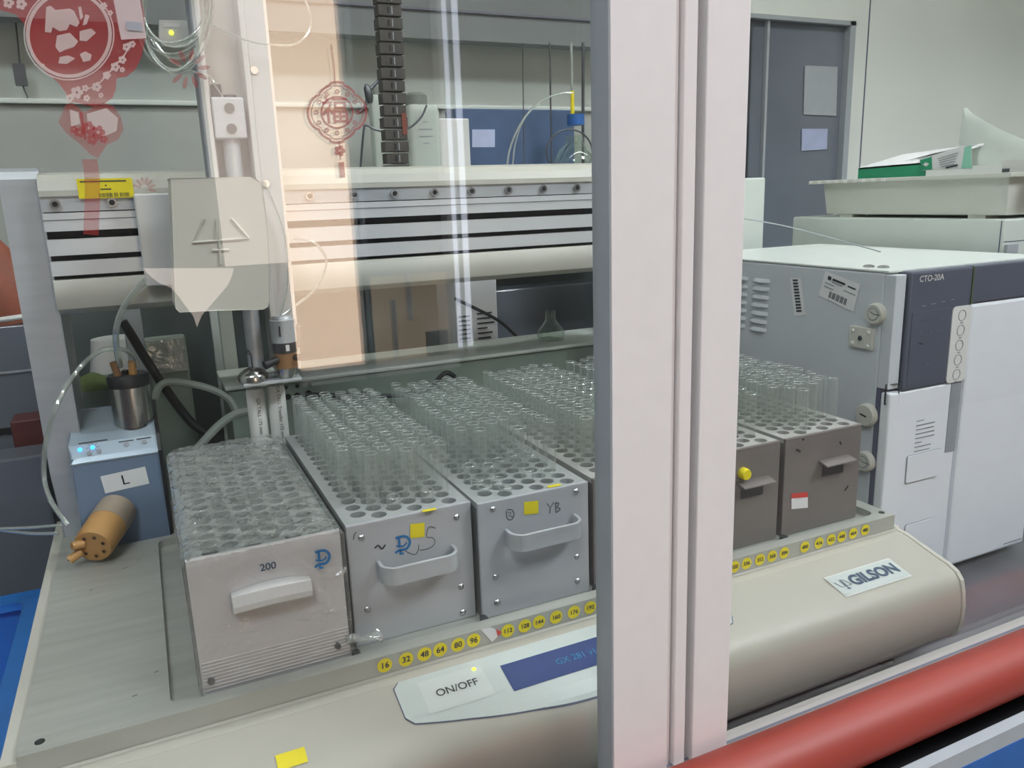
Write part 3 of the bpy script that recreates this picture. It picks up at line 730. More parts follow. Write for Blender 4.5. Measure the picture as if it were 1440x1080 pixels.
MB().cyl(sc+Vector((-.002,.004,.066)),sc+Vector((-.002,.004,.070)),.004,k='black',n=10).build('fitting',capo)
K['beigegrey']=mat('beige grey collar',(168,152,134),.5)
v0=Vector((-.061,py,-.342)); v1=Vector((-.086,py-.062,-.357))
d=(v1-v0)
b=MB().lathe(v0,v0+d*.45,[(0,.0215),(.25,.0215),(1,.0215)],'beigegrey',28).lathe(v0+d*.45,v1,[(0,.0212),(.9,.0205),(1,.0190)],'tan',28); val=b.build('valve_head',PU)
qv=d.normalized().to_track_quat('Z','Y')
for i in range(7):
    a_=i*2*math.pi/7+.3; p=v1+qv@Vector((.0125*math.cos(a_),.0125*math.sin(a_),0))
    MB().cyl(p,p+d.normalized()*.0007,.0026,k='tandark',n=12).cyl(p+d.normalized()*.0006,p+d.normalized()*.0009,.0014,k='darkgap',n=8).build('port',val)
for off in (Vector((-.016,-.003,.004)),Vector((-.020,-.001,-.009))):
    MB().cyl(v1-d.normalized()*.006+off*.7,v1-d.normalized()*.002+off*1.25,.0052,.0045,'tan',10).build('port_fitting',val)
# tubing
def hose(name,label,pts,r,k,cat='tubing',n=8):
    b=MB().tube(pts,r,k,n=n); return tag(b.build(name,base=pts[-1]),label,cat)
T=lambda L,y:[ay(u,v,y) for u,v in L]
hose('clear_tubing','thick clear tube curving from the carriage down into the steel canister',[ay(232,381,.99)]+T(((205,395),(178,425),(164,460)),.985)+[ay(164,490,1.0),ay(169,515,1.02)],.0034,'hosec')
hose('clear_tubing','clear tube looping left from the canister top down to the tan valve',[ay(194,515,1.02),ay(188,500,1.01)]+T(((170,491),(140,494),(110,520)),1.0)+T(((82,565),(65,620),(62,670)),.965)+[ay(72,705,.94),ay(95,738,.925)],.0026,'hosec')
hose('clear_tubing','upper thin clear tube leaving the tan valve to the left',[ay(88,738,.925),ay(40,742,.93),ay(-20,744,.95)],.0016,'hosec')
hose('clear_tubing','lower thin clear tube leaving the tan valve to the left',[ay(82,750,.92),ay(40,750,.93),ay(-20,742,.95)],.0018,'hosec')
hose('clear_tubing','thin clear loop hanging from the gantry beside the injection valve',T(((412,335),(440,340),(458,362),(455,385),(440,410),(418,428)),.94)+[vc+UZ*.072],.0016,'hosec')
hose('clear_tubing','thin straight clear line dropping beside the tower to the injection valve',[ay(372,255,.925),ay(400,330,.925),ay(404,400,.925),vc+Vector((-.002,0,.070))],.0009,'hosec')
hose('clear_tubing','thin clear line hanging from the coil across the tower',T(((285,28),(320,45),(350,58),(385,63),(415,62),(434,45),(437,22),(425,-8)),.915),.0011,'hosec')
hose('clear_tubing','thin clear line running down from the coil to the rod clamp',T(((215,55),(240,85),(270,100),(295,108),(304,122)),.925)+[ay(312,135,.94)],.0010,'hosec')
b=MB()
rnd=random.Random(5)
for i in range(13):
    cu,cv=243+rnd.uniform(-6,6),12+rnd.uniform(-10,14); ra,rb=rnd.uniform(42,56),rnd.uniform(52,82); yy=.90+rnd.uniform(-.006,.006)
    pts=[ay(cu+ra*math.cos(t*2*math.pi/14),cv+rb*math.sin(t*2*math.pi/14),yy+.002*math.sin(t)) for t in range(14)]
    b.tube(pts,.0011,'hosec',n=6,sub=3,closed=True)
tag(b.build('tubing_coil',base=ay(243,60,.90)),'coil of thin clear tubing hanging at the top left of the tower','tubing coil')
b=MB(); q=[ay(u,v,.985) for u,v in ((224,28),(272,29),(272,60),(224,58))]
b.prism(q,(0,.03,0),'tower'); sb=b.build('sensor_box',base=sum(q,Vector())/4); tag(sb,'small white sensor box with a yellow light behind the tubing coil','sensor')
c=ay(241,46,.9845); MB().cyl(c,c+FN*.001,.0022,k='yled',n=12).build('indicator_light',sb)
b=MB(); b.ribbon([ay(230,35,.9843),ay(252,36,.9843)],.004,FN,'paper'); b.build('label',sb)
hose('pump_cable','black cable slanting down behind the pump canister',T(((172,452),(184,470),(205,505),(235,550),(270,595),(300,615)),1.19),.0062,'cable','cable')
hose('drain_hose','upper grey corrugated hose arching behind the pump',T(((218,560),(226,542),(245,537),(290,545),(320,560),(332,580)),1.13),.0050,'hose','hose')
hose('drain_hose','lower grey corrugated hose sloping down beside the white tubes',T(((350,578),(330,583),(308,598),(280,628),(262,650)),1.10),.0056,'hose','hose')
hose('power_cable','black cable lying over the pale chassis behind the racks',T(((430,555),(480,556),(560,556),(600,548),(625,525),(640,530)),1.13),.0036,'cable','cable')
# white printed tubes behind the wrapped rack
for i,(u,vt,vb,txt) in enumerate(((358,546,640,'GX TALL 175 mm'),(387,541,640,'GX TALL Transfer 175 mm'))):
    t=ay(u,vt,.955); b=MB().lathe((t.x,.955,-.380),(t.x,.955,t.z),[(0,.0105),(.97,.0105),(1,.0095)],'white',24)
    b.text(txt,(t.x+.001,.9440,t.z-.032),(0,0,-1),UX,.0058,'ink')
    tag(b.build('plastic_tube',base=(t.x,.955,-.380)),('left' if i==0 else 'right')+' one of two white printed plastic tubes standing behind the wrapped rack','plastic tube','printed tubes behind the wrapped rack')

# ================================================================== right side: column oven and what stands behind it
OX,OY=.815,.660; OXR=1.115; OT=-.1065
OV=thing('column_oven','white column oven with dark display panel standing right of the robot bed','oven',(.96,.87,ZB))
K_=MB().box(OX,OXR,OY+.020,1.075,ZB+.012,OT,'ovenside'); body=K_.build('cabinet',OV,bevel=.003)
MB().box(OX-.0005,OXR+.0005,OY+.014,1.077,OT,OT+.003,'oventop').build('top_cover',OV,bevel=.001)
for fx in (OX+.03,OXR-.03):
    for fy in (OY+.06,1.04): MB().cyl((fx,fy,ZB),(fx,fy,ZB+.013),.012,k='black',n=16).build('foot',OV)
# front: column with display, door
po=lambda u,v,y=OY:ay(u,v,y)
xg0=OX+.004; xd0=po(1278,450).x; xs0=po(1334,480).x; xs1=po(1360,480).x
zbd=po(1300,545).z; 
zdt=po(1440,418).z
zb0=po(1335,800).z
MB().box(OX,OX+.018,OY+.004,OY+.020,zbd+.004,OT-.002,'ovenside').build('door_edge',OV,bevel=.001)
MB().box(OX-.0004,OX+.002,OY+.0145,OY+.020,ZB+.012,zbd+.004,'seam').build('seam_strip',OV)
lowc=MB().box(OX+.0005,xs1-.004,OY,OY+.0145,ZB+.012,zbd,'ovenfront').build('lower_column',OV,bevel=.003)
disp=MB().box(OX+.020,xs1-.002,OY-.001,OY+.020,zbd,OT+.001,'ovenpanel').build('display_panel',OV,bevel=.003)
door=MB().box(xs1,OXR,OY-.002,OY+.020,ZB+.012,zdt,'ovenfront').build('door',OV,bevel=.004)
MB().box(xs1-.0015,OXR,OY-.001,OY+.020,zdt+.001,OT+.001,'ovenpanel').build('door_band',OV,bevel=.002)
MB().box(xs1-.0020,xs1-.0010,OY-.0016,OY,zdt,OT,'lime').build('band_line',OV)
# white key strip
b=MB(); zk0=zbd+.0005; zk1=po(1350,430).z
b.prism([Vector((x,OY-.0022,z)) for x,z in rrect(xs0,xs1-.0005,zk0,zk1,.006)],(0,.0015,0),'white'); ks=b.build('key_strip',OV)
for i in range(5):
    zc=zk1-.012-(zk1-zk0-.022)/4*i; xc=(xs0+xs1)/2
    b=MB(); b.tube([(xc+.0068*math.cos(t*math.pi/10),OY-.0024,zc+.0068*math.sin(t*math.pi/10)) for t in range(20)],.00045,'greyline',n=5,sub=0,closed=True)
    b.ribbon([(xc-.003,OY-.0026,zc-.0095),(xc+.003,OY-.0026,zc-.0095)],.0014,FN,'greyline'); b.build('round_key',ks)
b=MB(); p=po(1309,391); b.text('CTO-20A',(p.x,OY-.0016,p.z),UX,UZ,.0105,'white',bold=.01)
for u,v,w in ((1298,430,.006),(1311,427,.009),(1325,424,.008),(1338,421,.006),(1296,451,.006),(1309,449,.006),(1323,448,.005),(1294,467,.004),(1293,483,.006),(1308,466,.003),(1322,464,.004),(1303,512,.002)):
    p=po(u,v); b.ribbon([(p.x-w/2,OY-.0016,p.z),(p.x+w/2,OY-.0016,p.z)],.0011,FN,'greyline')
b.build('lettering',disp)
MB().box(OX+.026,xs0-.004,OY-.0016,OY-.001,zbd+.006,po(1300,437).z,'ovenpanel').build('keypad',disp)
# lower column: notice, pockets, handle slot
b=MB()
for i in range(9):
    w=(.022,.056,.054,.057,.058,.020,.050,.046,.056)[i]; z=po(1300,590).z-i*.0058; x=po(1286,620).x
    b.ribbon([(x,OY-.0006,z),(x+w*.62,OY-.0006,z)],.0014,FN,'greyline')
b.build('printed_notice',lowc)
def pocket(u0,u1,v0,v1,nm):
    a,c=po(u0,v0),po(u1,v1); b=MB(); z0,z1=sorted((a.z,c.z))
    b.prism([Vector((x,OY-.0012,z)) for x,z in rrect(a.x,c.x,z0,z1,.003)],(0,.001,0),'greyline'); b.prism([Vector((x,OY-.0020,z)) for x,z in rrect(a.x+.0006,c.x-.0006,z0+.0006,z1-.0006,.003)],(0,.001,0),'ovenfront'); b.build(nm,lowc)
pocket(1275,1319,641,668,'blank_cover'); pocket(1272,1312,738,762,'blank_cover')
a=po(1337,545); c=po(1333,635)
MB().box(a.x,xs1-.004,OY-.0008,OY+.001,c.z,zbd-.001,'greyline').build('handle_slot',lowc)
pm=po(1440,795); MB().ribbon([(po(1405,797).x,OY-.0024,ZB+.02),(po(1430,790).x,OY-.0024,ZB+.02)],.0012,FN,'seam').build('maker_mark',door)
# hinge clip on the left front edge
p=po(1255,556); 
b=MB()
cx_=OX+.008; 
b.tube([(OX-.001,OY+.006,p.z+.013),(OX+.017,OY+.001,p.z+.013),(OX+.016,OY+.001,p.z-.012),(OX-.001,OY+.006,p.z-.012)],.0011,'darksteel',n=6,sub=0,closed=True); b.build('latch',OV)
# side fittings
os_=lambda u,v:ax(u,v,OX)
for row in range(7):
    for col in range(2):
        p=os_(1083-3*row*.3,397+row*12); L=.036
        y1=p.y+.0 +(.045*col); z=os_(1083,397).z-row*.0120
        rs=[]
        for t in range(7):
            k_=t/6; bulge=.0042*math.sin(math.pi*k_)**.5 if 0<k_<1 else 0
            rs.append([Vector((OX,y1+L*k_,z+.0040)),Vector((OX-bulge*.6,y1+L*k_,z+.002)),Vector((OX-bulge,y1+L*k_,z-.0012)),Vector((OX,y1+L*k_,z-.0014))])
        MB().rings(rs,'ovenside',True,True,True,True).build('louvre',body)
def plug(u,v,r,mark):
    p=os_(u,v); b=MB().lathe((OX,p.y,p.z),(OX-.008,p.y,p.z),[(0,r),(.55,r),(.8,r*.92),(1,r*.86)],'tray',28)
    if mark=='hole': b.cyl((OX-.0081,p.y,p.z),(OX-.0083,p.y,p.z),r*.62,k='greyline',n=24); b.cyl((OX-.0084,p.y,p.z),(OX-.0086,p.y,p.z),r*.5,k='tray',n=24); b.ribbon([(OX-.0088,p.y+.004,p.z+.003),(OX-.0088,p.y-.002,p.z),(OX-.0088,p.y-.012,p.z)],.0010,(-1,0,0),'darksteel')
    else: b.ribbon([(OX-.0083,p.y+.006,p.z+.001),(OX-.0083,p.y-.004,p.z-.001)],.0022,(-1,0,0),'darksteel')
    b.build('side_plug',body)
plug(1234,441,.0135,'hole'); plug(1221,583,.0150,'slot'); plug(1219,648,.0135,'hole')
p=os_(1215,475); b=MB().box(OX-.004,OX,p.y-.016,p.y+.020,p.z-.0135,p.z+.0135,'tray'); 
for dy,dz in ((-.010,.009),(-.010,-.009),(.014,.008),(.014,-.008)): b.cyl((OX-.004,p.y+dy,p.z+dz),(OX-.0055,p.y+dy,p.z+dz),.0026,k='white',n=12)
b.cyl((OX-.004,p.y+.002,p.z),(OX-.006,p.y+.002,p.z),.0030,k='darksteel',n=12); b.build('hinge_plate',body,bevel=.0008)
def slabel(pts,nm,fn):
    q=[ax(u,v,OX-.0008) for u,v in pts]; b=MB().add(q,[(0,1,2,3)],'paper'); 
    P=lambda s,t:(q[0]*(1-s)+q[1]*s)*(1-t)+(q[3]*(1-s)+q[2]*s)*t+Vector((-.0005,0,0))
    fn(b,P); b.build(nm,body)
def f1(b,P):
    for i in range(11): b.ribbon([P(.25,.06+i*.082),P(.72,.06+i*.082)],.0026,(-1,0,0),'ink')
slabel(((1111,391),(1126,391),(1133,443),(1117,444)),'paper_label',f1)
def f2(b,P):
    b.ribbon([P(.12,.2),P(.22,.2)],.005,(-1,0,0),'ink')
    for s0,s1,t,w in ((.26,.62,.2,.003),(.26,.56,.3,.0015),(.7,.92,.22,.0018),(.08,.35,.42,.0013),(.08,.35,.56,.0013),(.62,.95,.42,.0013)): b.ribbon([P(s0,t),P(s1,t)],w,(-1,0,0),'greyline' if w<.0016 else 'ink')
    for i in range(22):
        if i%5!=3: b.ribbon([P(.28+i*.023,.66),P(.28+i*.023,.90)],.0007,(-1,0,0),'ink')
slabel(((1161,381),(1210,400),(1200,439),(1151,415)),'asset_label',f2)
for u,v in ((1228,377),(1249,378)):
    p=az(u,v,OT+.003); MB().lathe((p.x+.006,p.y+.012,OT+.003),(p.x+.006,p.y+.012,OT+.006),[(0,.007),(.6,.007),(1,.004)],'screw',16).build('screw',OV)

# instrument right of the oven, tray and what lies on it
CX=1.150; f0=ax(1414,306,CX); r0=ax(1115,307,CX); ct=(f0.z+r0.z)/2
CB=thing('lab_instrument','large pale instrument standing right of the oven under the tray','instrument',(1.32,(f0.y+r0.y)/2,ZB))
MB().box(CX,1.50,f0.y,r0.y,ZB,ct,'cabinet').build('housing',CB,bevel=.003)
zl_=ax(1414,340,CX).z
MB().box(CX-.0006,CX,f0.y+.004,f0.y+.0055,ZB,ct-.002,'seam').box(CX+.002,1.50,f0.y-.0006,f0.y,zl_-.0012,zl_,'seam').build('panel_seam',CB)
MB().box(CX+.004,CX+.03,f0.y-.005,f0.y,zl_-.018,zl_-.004,'framegrey').build('latch',CB,bevel=.001)
tf=ax(1417,298,1.165); tr=ax(1158,302,1.165); tz=ax(1417,243,1.155).z; tb0=ct+.005
TR=thing('plastic_tray','grey plastic tray with ribbed rim lying on the pale instrument','tray',(1.34,(tf.y+tr.y)/2,ct))
def tapered(x0,x1,y0,y1,z0,z1,i,k):
    b=MB(); o=[Vector((x,y,z)) for z,d in ((z0,i),(z1,0)) for x,y in ((x0+d,y0+d*.3),(x1-d,y0+d*.3),(x1-d,y1-d),(x0+d,y1-d))]
    t=.004; n=[Vector((x,y,z)) for z,d in ((z0+t,i+t),(z1,t)) for x,y in ((x0+d,y0+d*.3+t*.5),(x1-d,y0+d*.3+t*.5),(x1-d,y1-d),(x0+d,y1-d))]
    b.add(o,[(3,2,1,0)]+[(j,(j+1)%4,(j+1)%4+4,j+4) for j in range(4)],k)
    b.add(n,[(0,1,2,3)]+[(j+4,(j+1)%4+4,(j+1)%4,j) for j in range(4)],k)
    b.add(o[4:]+n[4:],[(j,(j+1)%4,(j+1)%4+4,j+4) for j in range(4)],k)
    return b
tapered(1.160,1.52,tf.y,tr.y,tb0,tz-.004,.006,'tray').build('tray_body',TR,bevel=.002)
b=MB().box(1.148,1.162,tf.y-.010,tr.y+.022,tz-.006,tz,'tray').box(1.162,1.53,tf.y-.010,tf.y+.003,tz-.006,tz,'tray').box(1.162,1.53,tr.y,tr.y+.022,tz-.006,tz,'tray')
for i in range(9): yy=tr.y+.018-i*.020; b.box(1.1465,1.148,yy-.004,yy+.004,tz-.006,tz-.001,'white')
b.build('rim',TR,bevel=.001)
for fy in (tf.y+.05,tr.y-.05): MB().box(1.168,1.20,fy-.014,fy+.014,ct,ct+.007,'tray').build('foot',TR)
zc=tz+.0005
# glove carton: a low sleeve with a sloping lid and a raised printed end
GX=1.19; gp=lambda u,v,x=GX:ax(u,v,x)
GB=thing('glove_box','white and green disposable glove carton lying on the grey tray','carton',(1.25,gp(1290,238).y,zc))
ya,yb_=gp(1300,238).y,gp(1207,238).y
def wedge(y0,y1,z0,zfront,zback,xa,xb_,k,mb): return mb.prism([Vector((xa,y0,z0)),Vector((xa,y0,zfront)),Vector((xb_,y0,zback)),Vector((xb_,y0,z0))],(0,y1-y0,0),k)
zA=gp(1207,236).z; zB_=gp(1290,229).z
b=MB(); b.prism([Vector((GX,ya,zc)),Vector((GX,ya,zB_)),Vector((GX,yb_,zA)),Vector((GX,yb_,zc))],(.004,0,0),'green')
b.build('green_side',GB)
lidback=ax(1312,207,1.30)
b=MB(); L0,L1=Vector((GX,ya,zB_)),Vector((GX,yb_,zA)); L2=Vector((1.29,yb_-.01,zA+.022)); L3=Vector((1.29,ya-.03,lidback.z)); dn=Vector((0,0,-.003))
b.add([L0,L1,L2,L3,L0+dn,L1+dn,L2+dn,L3+dn],[(0,1,2,3),(7,6,5,4),(0,4,5,1),(1,5,6,2),(2,6,7,3),(3,7,4,0)],'paper'); lid=b.build('lid',GB)
up=(L1-L0).cross(L3-L0).normalized(); up=up if up.x<0 or up.z>0 else -up
pt=lambda s_,t_:(L0*(1-s_)+L1*s_)*(1-t_)+(L3*(1-s_)+L2*s_)*t_+Vector((-.0009,-.0003,.0009))
b=MB(); b.add([pt(.45,.18),pt(.30,.40),pt(.08,.62),pt(.0,.90),pt(.14,.88),pt(.34,.60)],[(0,1,2,3,4,5)],'black'); b.build('opening',lid)
q=[gp(u,v,GX-.002) for u,v in ((1294,224),(1366,203),(1367,237),(1297,240))]
q[2].z=max(q[2].z,zc); q[3].z=max(q[3].z,zc)
cart=MB().prism(q,(.075,.060,.002),'paper').build('printed_end',GB,bevel=.0008)
g=lambda s_,t_,o=.001:(q[0]*(1-s_)+q[1]*s_)*(1-t_)+(q[3]*(1-s_)+q[2]*s_)*t_+Vector((-o,0,0))
b=MB(); b.add([g(.0,.08),g(.24,.06),g(.22,.95),g(.0,.95)],[(0,1,2,3)],'green'); b.add([g(.88,.05),g(1,.02),g(1,.98),g(.80,.98)],[(0,1,2,3)],'mint')
b.add([g(.11,.35,.0016),g(.18,.52,.0016),g(.11,.69,.0016),g(.05,.52,.0016)],[(0,1,2,3)],'paper')
for i in range(5): b.ribbon([g(.36+.01*i,.30+.13*i,.0014),g(.76-.02*i,.22+.13*i,.0014)],.0013,(-1,0,0),'greyline')
b.ribbon([g(.50,.90,.0014),g(.74,.80,.0014)],.0028,(-1,0,0),'ink'); b.build('printing',cart)
# slumped bag and a small holder on the tray
BXx=1.30; ap=ax(1356,152,BXx); lb=ax(1350,232,BXx); rb=ax(1470,232,BXx); b=MB(); rs=[]
prof_b=((1352,234,1500),(1350,215,1470),(1349,200,1432),(1350,186,1404),(1352,172,1382),(1354,160,1366),(1356,152,1360))
for u0,v,u1 in prof_b:
    p=ax(u0,v,BXx); e=ax(u1,v,BXx); z=max(p.z,zc); w=.03*(p.y-e.y)/.2+.004
    rs.append([Vector((BXx,p.y,z)),Vector((BXx-w*.6,(p.y*2+e.y)/3,z)),Vector((BXx,e.y,z)),Vector((BXx+w,(p.y+e.y)/2,z))])
b.rings(rs,'bag',True,True,True,True); tag(b.build('plastic_bag',base=(BXx,lb.y-.05,zc)),'slumped white plastic bag rising to a point on the tray behind the carton','plastic bag')
p=ax(1436,238,1.20); e=ax(1409,238,1.20); b=MB().box(1.20,1.235,p.y-.06,e.y,zc,ax(1409,226,1.20).z,'white').box(1.199,1.2,e.y-.012,e.y-.001,zc+.001,zc+.006,'darksteel'); tag(b.build('tape_dispenser',base=(1.217,p.y-.02,zc)),'small white and dark holder at the front corner of the tray','holder')
# pale upright block left of the dark panel
p=ay(1075,300,1.15); MBX=MB().box(.80,p.x,1.15,1.27,ZB,ay(1060,250,1.15).z,'cabinet')
tag(MBX.build('instrument_module',base=(.92,1.21,ZB),bevel=.003),'plain pale module behind the sash post, left of the dark glazed panel','instrument')
hose('thin_wire','thin wire sloping down onto the oven top',[ay(1030,305,1.06),ay(1100,317,1.03),ay(1170,335,.97),az(1238,354,OT+.004)],.0010,'framegrey','wire')
# papers behind the dark glazing
q=[ay(u,v,1.545) for u,v in ((1132,92),(1178,94),(1176,163),(1130,161))]; tag(MB().prism(q,(0,.0006,0),'framegrey').build('notice_sheet',base=q[3]),'grey sheet fixed on the dark glazed panel','paper')
K['lav']=mat('lavender paper',(176,184,214),.7)
q=[ay(u,v,1.545) for u,v in ((1128,181),(1164,181),(1163,210),(1127,212))]; tag(MB().prism(q,(0,.0006,0),'lav').build('notice_sheet',base=q[3]),'small lavender sheet fixed low on the dark glazed panel','paper')

# ================================================================== behind the gantry
SH=thing('reagent_shelf','grey shelf board on legs behind the gantry carrying bottles','shelf',(.35,1.40,ZB))
sz=.0
MB().box(0.10,.99,1.28,1.50,sz-.014,sz,'cabinet').build('board',SH,bevel=.002)
for lx in (.11,.98):
    for ly in (1.30,1.48): MB().box(lx-.01,lx+.01,ly-.01,ly+.01,ZB,sz-.014,'cabinet').build('leg',SH)
def P15(u,v,y=1.38): return ay(u,v,y)
# carboys
def carboy(name,label,u0,u1,vt,vcap,uc0,uc1,y=1.40):
    a,c=P15(u0,vt,y),P15(u1,vt,y); cx=(a.x+c.x)/2; w=(c.x-a.x)/2; zt=a.z
    o=thing(name,label,'bottle',(cx,y,sz)); b=MB(); rs=[]
    for z,s in ((sz,1),(zt-.012,1),(zt-.004,.95),(zt,.80)):
        rs.append([Vector((cx+w*s*x,y+w*.8*s*yy,z)) for x,yy in rrect(-1,1,-1,1,.3,3)])
    b.rings(rs,'carboy',True,True,True,True)
    for i,ww in enumerate((.3,.9,.9,.4)): b.ribbon([(cx-w*ww*.5,y-w*.8-.0008,zt-.03-i*.012),(cx+w*ww*.5,y-w*.8-.0008,zt-.03-i*.012)],.0016,FN,'greyline')
    b.build('body',o)
    p0,p1=P15(uc0,vt,y),P15(uc1,vt,y); r=(p1.x-p0.x)/2; zc=P15((uc0+uc1)/2,vcap,y).z; xc=(p0.x+p1.x)/2
    MB().lathe((xc,y,zt-.001),(xc,y,zc),[(0,r),(.8,r),(1,r*.75)],'carboycap',24).build('cap',o)
    return o
carboy('carboy','white plastic carboy with grey cap behind the black cable carrier',568,612,148,131,571,600)
carboy('carboy','white plastic bottle half hidden left of the black cable carrier',519,545,134,122,524,540,1.44)
tag(MB().box(P15(612,166).x,P15(661,166).x,1.385,1.44,sz,P15(640,166).z,'tower').build('white_carton',base=(P15(636,166).x,1.41,sz),bevel=.002),'plain white carton standing beside the blue box','carton')
p0,p1=P15(640,152,1.44),P15(808,152,1.44)
BB=thing('blue_box','blue box with a white card on its front behind the gantry','box',((p0.x+p1.x)/2,1.46,sz))
MB().box(p0.x,p1.x,1.442,1.495,sz,p0.z,'bluebox').build('carton',BB,bevel=.002)
q=[P15(u,v,1.4412) for u,v in ((664,182),(696,182),(696,207),(664,207))]; MB().add(q,[(3,2,1,0)],'lav').build('white_card',BB)
# glass bottle with blue cap
c=P15(808,225,1.36); zt=P15(808,190,1.36).z
GBt=thing('reagent_bottle','clear glass bottle with blue screw cap and yellow-tagged line, right of the blue box','bottle',(c.x,1.36,sz))
b=MB(); b.lathe((c.x,1.36,sz),(c.x,1.36,zt),[(0,.038),(.02,.040),(.55,.040),(.75,.030),(.86,.017),(1,.016)],'bottleglass',28,True,False); b.build('glass_body',GBt)
z1=P15(808,176,1.36).z; z2=P15(808,161,1.36).z
MB().cyl((c.x+.004,1.36,z1),(c.x+.004,1.36,z2),.0165,k='bluecap',n=24).build('cap',GBt)
MB().cyl((c.x-.004,1.358,z2),(c.x-.004,1.358,P15(806,128,1.36).z),.0036,k='yellow',n=10).build('line_tag',GBt)
hose('suction_line','pair of dark lines rising from the blue capped bottle',[Vector((c.x-.004,1.358,P15(806,128,1.36).z)),P15(803,60,1.36)],.0026,'hose','line')
hose('suction_line','dark vertical line right of the blue capped bottle',[P15(822,232,1.38)-UZ*.06,P15(820,232,1.38),P15(820,60,1.38)],.0030,'darksteel','line')
hose('suction_line','thin dark vertical line in front of the blue box',[P15(738,232,1.36)-UZ*.06,P15(737,232,1.36),P15(735,60,1.36)],.0010,'darksteel','line')
hose('suction_line','thin dark vertical line left of the blue capped bottle',[P15(778,232,1.36)-UZ*.06,P15(776,232,1.36),P15(773,60,1.36)],.0016,'darksteel','line')
hose('clear_tubing','outer clear tube arching up from behind the gantry to the yellow tag',T(((710,262),(713,232),(720,200),(738,165),(765,140),(790,131),(805,131)),1.34),.0018,'hosec')
hose('clear_tubing','inner clear tube rising in front of the blue box',T(((718,262),(721,232),(724,205),(732,178),(745,155),(756,146)),1.345),.0014,'hosec')
b=MB(); b.tube([P15(801+32*math.cos(t*math.pi/9),214+32*math.sin(t*math.pi/9),1.33) for t in range(18)],.0016,'darksteel',n=6,sub=2,closed=True); tag(b.build('wire_ring',base=P15(801,246,1.33)),'dark wire ring standing in front of the clear bottle','wire ring')
# cable carrier
CC=thing('cable_carrier','black cable carrier chain rising vertically behind the gantry','cable carrier',tuple(ay(556,236,1.16)))
p0=ay(557,236,1.16); p0.z=.018; p1=ay(543,-30,1.16); n=17
body=MB()
for i in range(n):
    t0,t1=i/n,(i+.86)/n; a=p0+(p1-p0)*t0; c=p0+(p1-p0)*t1; w=.0165+.0012*(i%2)
    b=MB().box(a.x-w,a.x+w,1.150,1.172,a.z,c.z,'chain').box(a.x-.004,a.x-.001,1.1492,1.150,a.z+.003,c.z-.003,'darkgap').box(a.x+.002,a.x+.0035,1.1492,1.150,a.z+.002,c.z-.002,'greyline')
    b.build('link',CC,bevel=.001)
b=MB().box(p0.x+.010,p0.x+.017,1.1485,1.150,ay(560,190,1.16).z,ay(560,160,1.16).z,'rust'); b.build('clip',CC)
hose('loop_cable','grey cable loop hanging between the carboys',T(((506,245),(510,200),(512,180),(515,176),(530,183),(550,185),(575,180),(592,165),(600,148)),1.36),.0018,'darksteel','cable')
hose('loop_cable','short dark cable with a plug left of the cable carrier',T(((534,112),(524,122),(518,132),(514,150),(505,158)),1.36),.0030,'darksteel','cable')
b=MB().lathe(ay(521,145,1.355),ay(515,118,1.355),[(0,.004),(.3,.007),(.8,.006),(1,.002)],'darksteel',12); tag(b.build('cable_plug',base=ay(521,145,1.355)),'dark oval plug on the short cable left of the carrier','plug')
# low chassis behind the bed
zc=ay(630,505,1.15).z
CH=thing('control_chassis','long low grey-green chassis with small sockets behind the racks','instrument',(.45,1.2,ZB))
MB().box(.09,.79,1.15,1.27,ZB,zc-.006,'chassis').build('housing',CH,bevel=.002)
MB().box(.085,.795,1.145,1.275,zc-.006,zc,'cabinet').build('lid',CH,bevel=.002)
b=MB()
for u,v in ((402,545),(418,543),(436,541),(405,558),(418,556),(434,553)):
    p=ay(u,v,1.1495); b.cyl((p.x,1.1502,p.z),(p.x,1.149,p.z),.0030 if v<550 else .0045,k='darkgap',n=12)
b.build('socket_row',CH)
MB().box(ay(472,560,1.149).x,ay(520,560,1.149).x,1.1488,1.1505,ay(495,620,1.149).z,ay(495,553,1.149).z,'darkgap').build('dark_slot',CH)
# white instrument with printed card
a,c=ay(640,412,1.32),ay(702,495,1.32)
VI=thing('vented_unit','white vented unit with printed text card standing behind the chassis','instrument',((a.x+c.x)/2,1.36,ZB))
MB().box(a.x,c.x,1.32,1.42,ZB,a.z+.03,'ovenfront').build('housing',VI,bevel=.003)
b=MB()
for i in range(8): z=ay(665,445,1.32).z-i*.008; b.box(a.x+.004,a.x+.026,1.3192,1.3202,z,z+.003,'darkgap')
for i in range(7): z=ay(684,440,1.32).z-i*.009; b.ribbon([(c.x-.042,1.3188,z),(c.x-.042+(.03,.028,.034,.02,.03,.026,.015)[i],1.3188,z)],.003,FN,'ink')
b.build('vents_and_print',VI)
tag(MB().box(ay(702,480,1.38).x,ay(836,480,1.38).x+.12,1.40,1.46,ZB,ay(760,405,1.38).z,'darkglass').build('dark_unit',base=(.95,1.43,ZB),bevel=.003),'dark blue-grey unit behind the half hidden brown rack','instrument')
b=MB(); p=ay(775,480,1.21); b.lathe((p.x,1.21,zc),(p.x,1.21,zc+.05),[(0,.024),(.3,.024),(.6,.012),(.7,.009),(1,.009)],'bottleglass',24,True,False); tag(b.build('flask',base=(p.x,1.21,zc)),'small clear glass flask standing on the low chassis','flask')
hose('black_cable','black cable slanting across the dark unit to the white unit',T(((640,420),(700,450),(740,480),(790,470)),1.30),.003,'cable','cable')
